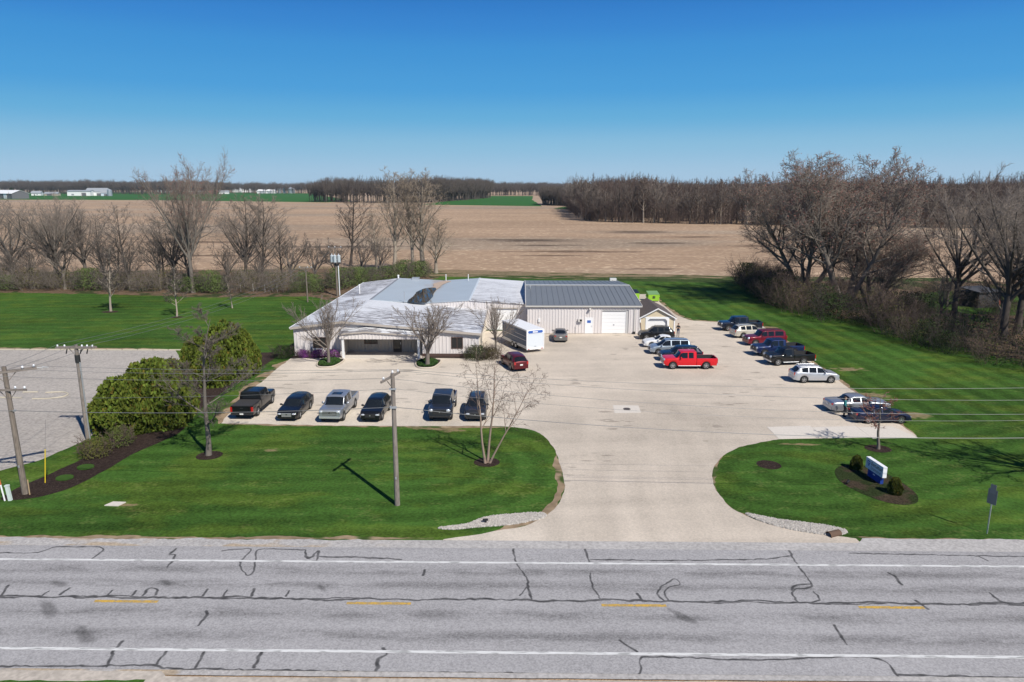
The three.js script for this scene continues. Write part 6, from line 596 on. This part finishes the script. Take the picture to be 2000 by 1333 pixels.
// brush: many thin stems with a few early leaves
function brush(seed, w, h, leafN, leafSize) { const r = RNG(seed), st = []; for (let i = 0; i < 15; i++) { const a = r() * 6.28, q = Math.sqrt(r()) * w * 0.35; st.push([Math.cos(a) * q, Math.sin(a) * q, Math.cos(a) * (0.15 + r() * 0.7), 1, Math.sin(a) * (0.15 + r() * 0.7), h * (0.75 + r() * 0.5), 0.022]); }
  const g = grow({ seed, stems: st, minR: 0.009, woodLv: 0, levels: [{ seg: 4, sides: 3, wob: 0.14, tip: 0.3 }, { n: 8, t0: 0.15, t1: 1, ang: 0.65, angV: 0.4, len: 0.45, shape: 0.3, r: 0.7, seg: 3, sides: 3, wob: 0.2, tip: 0.4 }, { n: 9, t0: 0.1, t1: 1, ang: 0.8, angV: 0.4, len: 0.5, r: 0.8 }] });
  const lf = new GB(); for (let i = 0; i < leafN; i++) { const a = r() * 6.28, q = Math.pow(r(), 0.4), y = h * (0.08 + 0.9 * r()), rr = w * 0.52 * Math.sqrt(Math.max(0.05, 1 - Math.pow(y / h - 0.35, 2) * 1.8)) * q, n = V(Math.cos(a), r() - 0.2, Math.sin(a)).normalize(), up = V(r() - 0.5, r() * 0.8, r() - 0.5).normalize(); lf.leaf(V(Math.cos(a) * rr, y, Math.sin(a) * rr), n, up, leafSize, leafSize * 1.4); } g.leaf = lf.geo(); return g; }
const leafGreen = new THREE.MeshPhysicalMaterial({ color: lin(0.085, 0.12, 0.028), roughness: 0.9, side: THREE.DoubleSide, transmission: 0 }), leafOlive = mat(0.105, 0.10, 0.04, 0.95), leafDark = mat(0.04, 0.06, 0.022, 0.95);
const bsh = [brush(201, 4.4, 3.2, 900, 0.11), brush(207, 4.6, 3.0, 1500, 0.11), brush(211, 4.2, 3.4, 350, 0.1)];
function bushThing(label, g, leafM, stemM, pos, turn, scale, group, name = 'shrub', cat = 'shrub') { const t = thing(name, label, cat, pos, turn, group); mesh('stems', g.trunk, stemM, t); const c = mesh('twigs', g.crown, stemM, t); const l = mesh('leaves', g.leaf, leafM, c); l.userData.kind = 'stuff'; if (Array.isArray(scale)) t.scale.set(...scale); else t.scale.setScalar(scale); return t; }
const GB1 = 'brush along the left fencerow', GB2 = 'brush of the right thicket', L1 = 'twiggy bush with early green leaves in the left fencerow', L2 = 'grey leafless bush in the left fencerow', L3 = 'dark twiggy bush at the edge of the right thicket', L4 = 'brown leafless bush in the right thicket';
const b1 = bushThing(L1, bsh[1], leafGreen, B.twig, [-99, 0, -134.5], 0, 1, GB1), b2 = bushThing(L2, bsh[2], leafOlive, B.tan, [-78, 0, -133.5], 0, 1, GB1), b3 = bushThing(L3, bsh[0], leafDark, B.dark, [50.5, 0, -123.5], 0, 1, GB2), b4 = bushThing(L4, bsh[2], leafOlive, B.rust, [53, 0, -120], 0, 1, GB2);
{ const r = RNG(401); for (let i = 0; i < 60; i++) { const u = i / 60, x = mix(-112, -20, u) + (r() - 0.5) * 2, row = i % 2, zf = x < -77 ? -134.5 : x < -55 ? mix(-133.8, -130.8, (x + 77) / 22) : x < -39 ? -132 : x < -30 ? mix(-132, -143, (x + 39) / 9) : mix(-143, -157, (x + 30) / 10), z = zf - row * 3.2 - r() * 1.2, green = vn(x * 0.13, 3) > 0.42 || x > -45, s = 0.75 + r() * 0.55 + (x < -85 ? 0.15 : 0); dup(green ? b1 : b2, green ? L1 : L2, [x, 0, z], r() * 6.28, [s, s * (0.8 + r() * 0.4), s], GB1); }
  const edge = [[52.5, -147], [49.5, -128], [49.0, -116], [49.6, -108.5], [54, -106], [59, -104.5], [58, -99], [56.5, -94], [55.8, -88], [56.5, -84], [60, -81.2], [70, -80], [82, -79]], cv = new THREE.CatmullRomCurve3(edge.map((p) => V(p[0], 0, p[1]))); for (let i = 0; i < 84; i++) { const p = cv.getPointAt((i % 42) / 42), tn = cv.getTangentAt((i % 42) / 42), row = i < 42 ? 0 : 1, d = 1.6 + row * 3.6 + r() * 1.6, s = 0.75 + r() * 0.5 + (i % 42 < 22 ? 0.2 : 0), k = r() < 0.55; dup(k ? b3 : b4, k ? L3 : L4, [p.x - tn.z * d, 0, p.z + tn.x * d], r() * 6.28, [s, s * (0.75 + r() * 0.45), s], GB2); }
  for (let i = 0; i < 26; i++) { const x = 58 + r() * 30, z = -86 - r() * 50; if (z < -104 && x < 62 && z > -112) continue; const s = 0.7 + r() * 0.4; dup(b4, L4, [x, 0, z], r() * 6.28, [s, s * 0.8, s], GB2); } }
// evergreens: sprays of flat foliage on a cone
function arbor(seed, n) { const r = RNG(seed), g = new GB(), col = [], N = Math.round(n / 13); for (let i = 0; i < N; i++) { const y = 1 - Math.pow(r(), 0.62), a = r() * 6.28, lump = 0.66 + 0.64 * fbm(Math.cos(a) * 2.4 + seed, y * 4.5 + Math.sin(a) * 2.4, 3), rr = (y < 0.28 ? mix(0.8, 1.0, y / 0.28) : Math.pow(1 - (y - 0.28) / 0.72, 0.42)) * lump * (0.9 + 0.12 * r()), out = V(Math.cos(a), 0.25 + 0.5 * y, Math.sin(a)).normalize(), k0 = 0.7 + 0.6 * r(), R0 = 0.055 + 0.06 * r(), br = r() < 0.05;
    for (let q = 0; q < 13; q++) { const d = V(r() - 0.5, r() - 0.5, r() - 0.5).normalize().addScaledVector(out, 0.7).normalize(), c = V(Math.cos(a) * rr + d.x * R0, y + d.y * R0 * 0.5, Math.sin(a) * rr + d.z * R0), up = d.clone().add(V(0, 0.5, 0)).normalize(), nn = V(r() - 0.5, r() - 0.5, r() - 0.5).addScaledVector(out, 0.6).normalize(), s = 0.038 + 0.05 * r(); g.leaf(c, nn, V(up.x, up.y * 0.45, up.z), s, s * 1.4); const k = k0 * (0.75 + 0.5 * r()), t = 0.88 + 0.3 * r(); for (let w = 0; w < 5; w++) col.push(k * t * (br ? 1.35 : 1), k * (br ? 0.8 : 1), k); } } const q = g.geo(); q.setAttribute('color', new THREE.Float32BufferAttribute(col, 3)); return q; }
const arbG = [arbor(501, 20000), arbor(507, 20000)], coreG = new THREE.LatheGeometry([[0.0, 0.0], [0.62, 0.02], [0.76, 0.28], [0.68, 0.5], [0.5, 0.75], [0.25, 0.92], [0, 0.96]].map((p) => new THREE.Vector2(...p)), 14);
const arbM = mat(0.098, 0.132, 0.022, 0.9, { vertexColors: true }), arbM2 = mat(0.09, 0.12, 0.021, 0.9, { vertexColors: true }), coreM = mat(0.094, 0.126, 0.022, 1);
function evergreen(name, label, k, x, z, r, h, turn, m = arbM, group) { const t = thing(name, label, 'evergreen', [x, 0, z], turn, group); mesh('trunk', cyl(0, 0, 0.5, 0, 0.05, 0.03), B.dark, t); mesh('foliage', arbG[k], m, t); mesh('inner_foliage', coreG, coreM, t); t.scale.set(r, h, r); return t; }
const GE = 'evergreens planted along the mulch bed';
evergreen('arborvitae', 'widest bushy evergreen of the row, next to the grey pole', 0, -32.7, -55.6, 2.5, 4.4, 0.2); evergreen('arborvitae', 'tall rounded evergreen in the front clump by the lone lawn tree', 1, -30.9, -56.6, 2.5, 5.5, 1.4); evergreen('arborvitae', 'evergreen on the lawn side of the front clump', 0, -29.9, -56.4, 1.8, 4.6, 2.9, arbM2); evergreen('arborvitae', 'low evergreen at the foot of the grey pole clump', 1, -33.6, -57.0, 1.9, 3.9, 3.9); evergreen('arborvitae', 'evergreen at the back of the front clump', 1, -30.7, -58.8, 2.1, 5.0, 5.1, arbM2);
evergreen('arborvitae', 'pointed tallest evergreen of the rear clump', 0, -30.7, -71.0, 2.3, 5.9, 0.9); evergreen('arborvitae', 'broad evergreen on the lot side of the rear clump', 1, -32.6, -69.8, 2.1, 4.7, 2.0, arbM2); evergreen('arborvitae', 'evergreen nearest the car park in the rear clump', 0, -30.1, -72.8, 2.0, 4.9, 3.6); evergreen('arborvitae', 'front evergreen of the rear clump', 1, -31.3, -69.0, 1.9, 4.2, 4.4);
evergreen('dwarf_evergreen', 'small conical evergreen on the far side of the sign', 0, 23.85, -47.75, 0.4, 1.0, 0.4, mat(0.09, 0.105, 0.022, 0.9, { vertexColors: true })); evergreen('dwarf_evergreen', 'small conical evergreen on the near side of the sign', 1, 24.45, -43.6, 0.42, 1.1, 2.4, mat(0.09, 0.105, 0.022, 0.9, { vertexColors: true }));
const lb = brush(601, 2.2, 1.15, 1500, 0.06); bushThing('olive mounded shrub in the mulch by the grey pole', lb, mat(0.10, 0.10, 0.03, 0.95), B.rust, [-31.75, 0, -49.4], 0, [1.05, 1.1, 1.05]); bushThing('greener mounded shrub tucked against the front evergreens', lb, mat(0.085, 0.105, 0.03, 0.95), B.rust, [-31.2, 0, -51.7], 2, [1.05, 1.2, 1.05]);
const pb = brush(607, 1.9, 1.25, 1500, 0.06); for (const [x, s, n] of [[-25.6, 1.0, 'purple flowering shrub below the left office window'], [-24.0, 1.0, 'purple flowering shrub in the middle of the row at the office'], [-22.3, 1.05, 'purple flowering shrub nearest the porch post']]) bushThing(n, pb, mat(0.20, 0.055, 0.23, 0.9), B.rust, [x, 0, -80.65], x, [s * 1.05, s * 0.72, s * 0.6], null, 'flowering_shrub', 'shrub');
bushThing('dark round shrub at the left corner of the office', lb, leafDark, B.dark, [-27.9, 0, -80.5], 1, 1.2); bushThing('low green shrub at the right corner of the office', lb, mat(0.05, 0.065, 0.025, 0.95), B.dark, [-5.3, 0, -80.0], 3, 1.35); bushThing('brown twiggy shrub beside the dark red crossover', lb, mat(0.07, 0.06, 0.03, 0.95), B.rust, [-3.6, 0, -80.2], 4, 1.1);
// planted islands with concrete kerbs before the porch
const tuft = new GB(); { const r = RNG(701); for (let i = 0; i < 4600; i++) { const a = r() * 6.28, q = Math.sqrt(r()); tuft.leaf(V(Math.cos(a) * q, 0.04 + 0.2 * r() * (1 - q * q * 0.6), Math.sin(a) * q), V(r() - 0.5, 0.8, r() - 0.5).normalize(), V(r() - 0.5, 0.5 + r(), r() - 0.5).normalize(), 0.09, 0.16); } } const tuftG = tuft.geo();
for (const [x, z, n] of [[-21.9, -77.9, 'left of the porch'], [-10.7, -77.7, 'right of the porch']]) { const pts = smoothLine([[x - 1.0, z + 1.3], [x - 0.4, z + 2.05], [x + 0.7, z + 2.0], [x + 1.15, z + 1.2], [x + 1.3, z - 1.6], [x + 0.2, z - 2.1], [x - 1.2, z - 1.8]], 60, true); const c = new THREE.CatmullRomCurve3(pts.slice(0, -1).map((p) => V(p[0], 0.07, p[1])), true); tag(mesh('island_kerb', new THREE.TubeGeometry(c, 90, 0.1, 6, true), mat(0.5, 0.44, 0.36, 0.9)), 'rounded concrete kerb of the planted island ' + n, 'kerb'); const m = sheet('island_soil', pts, 0.05, mulchM, mR, 'dark soil in the planted island ' + n); const cov = tag(mesh('ground_cover', tuftG, mat(0.05, 0.10, 0.028, 0.95)), 'low green ground cover in the planted island ' + n, null, null, 'stuff'); cov.position.set(x + 0.05, 0.04, z - 0.1); cov.scale.set(1.15, 1, 1.85); }
for (const [x, z, n] of [[-31.4, -45.2, 'lower'], [-31.1, -47.1, 'upper']]) { const cov = tag(mesh('ground_cover', tuftG, mat(0.055, 0.115, 0.028, 0.95)), n + ' green tuft in the mulch beside the yellow marker', null, null, 'stuff'); cov.position.set(x, 0.0, z); cov.scale.set(0.55, 0.6, 0.45); }
// far woods
const wood = [fit(spread(801, 22, 0.55, { minR: 0.05 }), 23, 12), fit(upright(807, 22, 0.5, { minR: 0.05, t0: 0.25, len: 0.4, ang: 0.6 }), 22, 9), fit(spread(811, 22, 0.5, { minR: 0.05 }), 22, 14)]; console.log('wood tris', wood.map((g) => g.n));
const GW = 'front trees of the right far wood', LW = 'tall bare tree at the front of the far wood'; const wp = wood.map((g, i) => treeThing('woodland_tree', LW, g, [60 + i * 6, 0, -392], i, 1.1, [B.dark, B.pale, B.grey][i], [B.twig, B.rust, B.tan][i], null, GW));
{ const r = RNG(811), line = new THREE.CatmullRomCurve3([[44, -640], [39, -560], [38, -480], [39, -412], [50, -398], [75, -386], [120, -368], [180, -350], [250, -330], [330, -310]].map((p) => V(p[0], 0, p[1])), false, 'centripetal'); for (let i = 0; i < 130; i++) { const p = line.getPointAt((i + r() * 0.6) / 130), d = r() * 14; dup(wp[i % 3], LW, [p.x + d * 0.3 + (r() - 0.5) * 2, 0, p.z - d], r() * 6.28, [0.85 + r() * 0.35, 0.6 + r() * 0.55 * (i % 4 ? 0.85 : 1.1), 0.85 + r() * 0.35], GW); }
  const inst = (name, label, spots, gi, scaleFn) => { for (const part of ['trunk', 'crown']) { const im = new THREE.InstancedMesh(wood[gi][part], part === 'trunk' ? B.dark : gi === 2 ? B.twig : B.rust, spots.length), m = new THREE.Matrix4(), q = new THREE.Quaternion(); spots.forEach(([x, z, s], i) => { q.setFromAxisAngle(V(0, 1, 0), r() * 6.28); im.setMatrixAt(i, m.compose(V(x, 0, z), q, V(s * 1.1, s * (0.9 + r() * 0.25), s * 1.1))); }); im.name = numbered(part === 'trunk' ? name + '_trunks' : name); im.castShadow = im.receiveShadow = true; scene.add(im); tag(im, part === 'trunk' ? 'trunks inside the ' + label : label, null, null, 'stuff'); } };
  const deep = []; for (let i = 0; i < 520; i++) { const p = line.getPointAt(r()), d = 12 + r() * 110; deep.push([p.x + d * 0.55 + 6, p.z - d, 0.78 + r() * 0.26]); } inst('right_far_wood', 'mass of bare wood behind the ploughed field at right', deep, 0);
  { const spots = []; for (let i = 0; i < 330; i++) { const p = line.getPointAt(r()), d = r() * r() * 60 + 1; spots.push([p.x + d * 0.5 + (r() - 0.5) * 2, p.z - d, 1.2 + r() * 1.5]); } const us = brush(821, 4, 3.4, 0, 0.1); const im = new THREE.InstancedMesh(mergeGeometries([us.trunk, us.crown]), B.rust, spots.length), m = new THREE.Matrix4(), q = new THREE.Quaternion(); spots.forEach(([x, z, s], i) => { q.setFromAxisAngle(V(0, 1, 0), r() * 6.28); im.setMatrixAt(i, m.compose(V(x, 0, z), q, V(s, s * (0.8 + r()), s))); }); im.name = 'wood_undergrowth'; im.castShadow = im.receiveShadow = true; scene.add(im); tag(im, 'brown undergrowth below the right far wood', null, null, 'stuff'); }
  const mid = []; const ml = new THREE.CatmullRomCurve3([[-285, -930], [-235, -880], [-166, -838], [-120, -850], [-92, -960], [-58, -1180]].map((p) => V(p[0], 0, p[1]))); for (let i = 0; i < 620; i++) { const p = ml.getPointAt(Math.pow(r(), 0.85)), d = r() * 90; mid.push([p.x + (r() - 0.5) * 12, p.z - d, (p.x < -262 ? 0.75 : 1.0) + r() * 0.3]); } inst('middle_far_wood', 'mass of bare wood beyond the field behind the poplars', mid, 2);
  const far = []; for (let i = 0; i < 4600; i++) { const a = mix(-0.82, 0.72, r()), D = 2150 + r() * 420 + 260 * Math.sin(a * 7), hill = 1.0 + 0.25 * Math.exp(-(((a + 0.66) / 0.10) ** 2)) + 0.14 * vn(a * 14, 2); if (a > -0.35 && a < 0.02 && r() < 0.3) continue; far.push([Math.sin(a) * D * 1.08, -Math.cos(a) * D, hill * (0.95 + r() * 0.25)]); } inst('horizon_wood', 'far dark treeline along the horizon', far, 2);
  const nl = []; for (let i = 0; i < 420; i++) { const u = r(); nl.push([mix(-1320, -760, u) + r() * 20, mix(-1800, -1650, u) - r() * 130, 1.15 + r() * 0.3]); } inst('left_far_wood', 'bare wood behind the white farm buildings', nl, 2);
  const rr = []; for (let i = 0; i < 420; i++) { const u = r(); rr.push(i % 3 ? [mix(20, 62, u) + r() * 6, mix(-745, -690, u) - r() * 70, 0.55 + r() * 0.3] : [mix(-75, 45, u), -1480 - r() * 160, 0.9 + r() * 0.3]); } inst('strip_far_wood', 'thin bare wood beyond the green wheat strip', rr, 2); }
const conGeo = arbor(901, 700); for (const [x, z, h, n] of [[-1010, -1420, 17, 'dark conifer beside the machine barn'], [-994, -1425, 14, 'shorter dark conifer beside the machine barn'], [-980, -1400, 11, 'smallest dark conifer by the farmhouse'], [-757, -1772, 15, 'single dark conifer by the red barn'], [-676, -1915, 13, 'dark conifer behind the white store'], [-690, -1912, 12, 'second dark conifer behind the white store']]) { const t = thing('conifer', n, 'conifer', [x, 0, z]); mesh('trunk', cyl(0, 0, 0.3, 0, 0.06), B.dark, t); mesh('foliage', conGeo, mat(0.022, 0.036, 0.018, 1), t); mesh('inner_foliage', coreG, mat(0.022, 0.036, 0.018, 1), t); t.scale.set(h * 0.36, h, h * 0.36); }
// neighbour's yard glimpsed through the right thicket
sheet('neighbour_lawn', wobble([[66, -112], [100, -104], [130, -126], [80, -136], [68, -128]], 1, 0.6, 61), 0.012, lawnM(backTex, 90, 42), backRect, 'green neighbouring yard beyond the right thicket');
{ const t = thing('dark_outbuilding', 'dark outbuilding with a red corner post behind the right thicket', 'building', [76.5, 0, -118.5], 0.3); mesh('wall', box(-2.2, 2.2, 0, 2.5, -1.8, 1.8), mat(0.03, 0.03, 0.035, 0.8), t); mesh('roof', prism([V(-2.5, 2.7, 2.1), V(2.5, 2.7, 2.1), V(2.5, 3.1, -2.1), V(-2.5, 3.1, -2.1)], 0.15), mat(0.05, 0.05, 0.055, 0.8), t); mesh('corner_post', box(2.2, 2.5, 0, 2.5, 1.5, 1.85), mat(0.35, 0.09, 0.06, 0.8), t); }
for (const [x, z] of [[-53.5, -133.2], [-51.2, -133.4], [-48.9, -133.3], [-46.6, -133.4]]) { const t = thing('fence_post', 'short pale fence post standing in the fencerow brush', 'fence post', [x, 0, z], 0, 'fence posts in the fencerow'); mesh('post', cyl(0, 0, 1.5, 0, 0.06, 0.055), mat(0.5, 0.47, 0.43, 0.9), t); mesh('cap', cyl(0, 1.5, 1.54, 0, 0.07, 0.05), mat(0.4, 0.38, 0.35, 0.9), t); }
console.log('vegetation ok');
renderer.render(scene, camera);
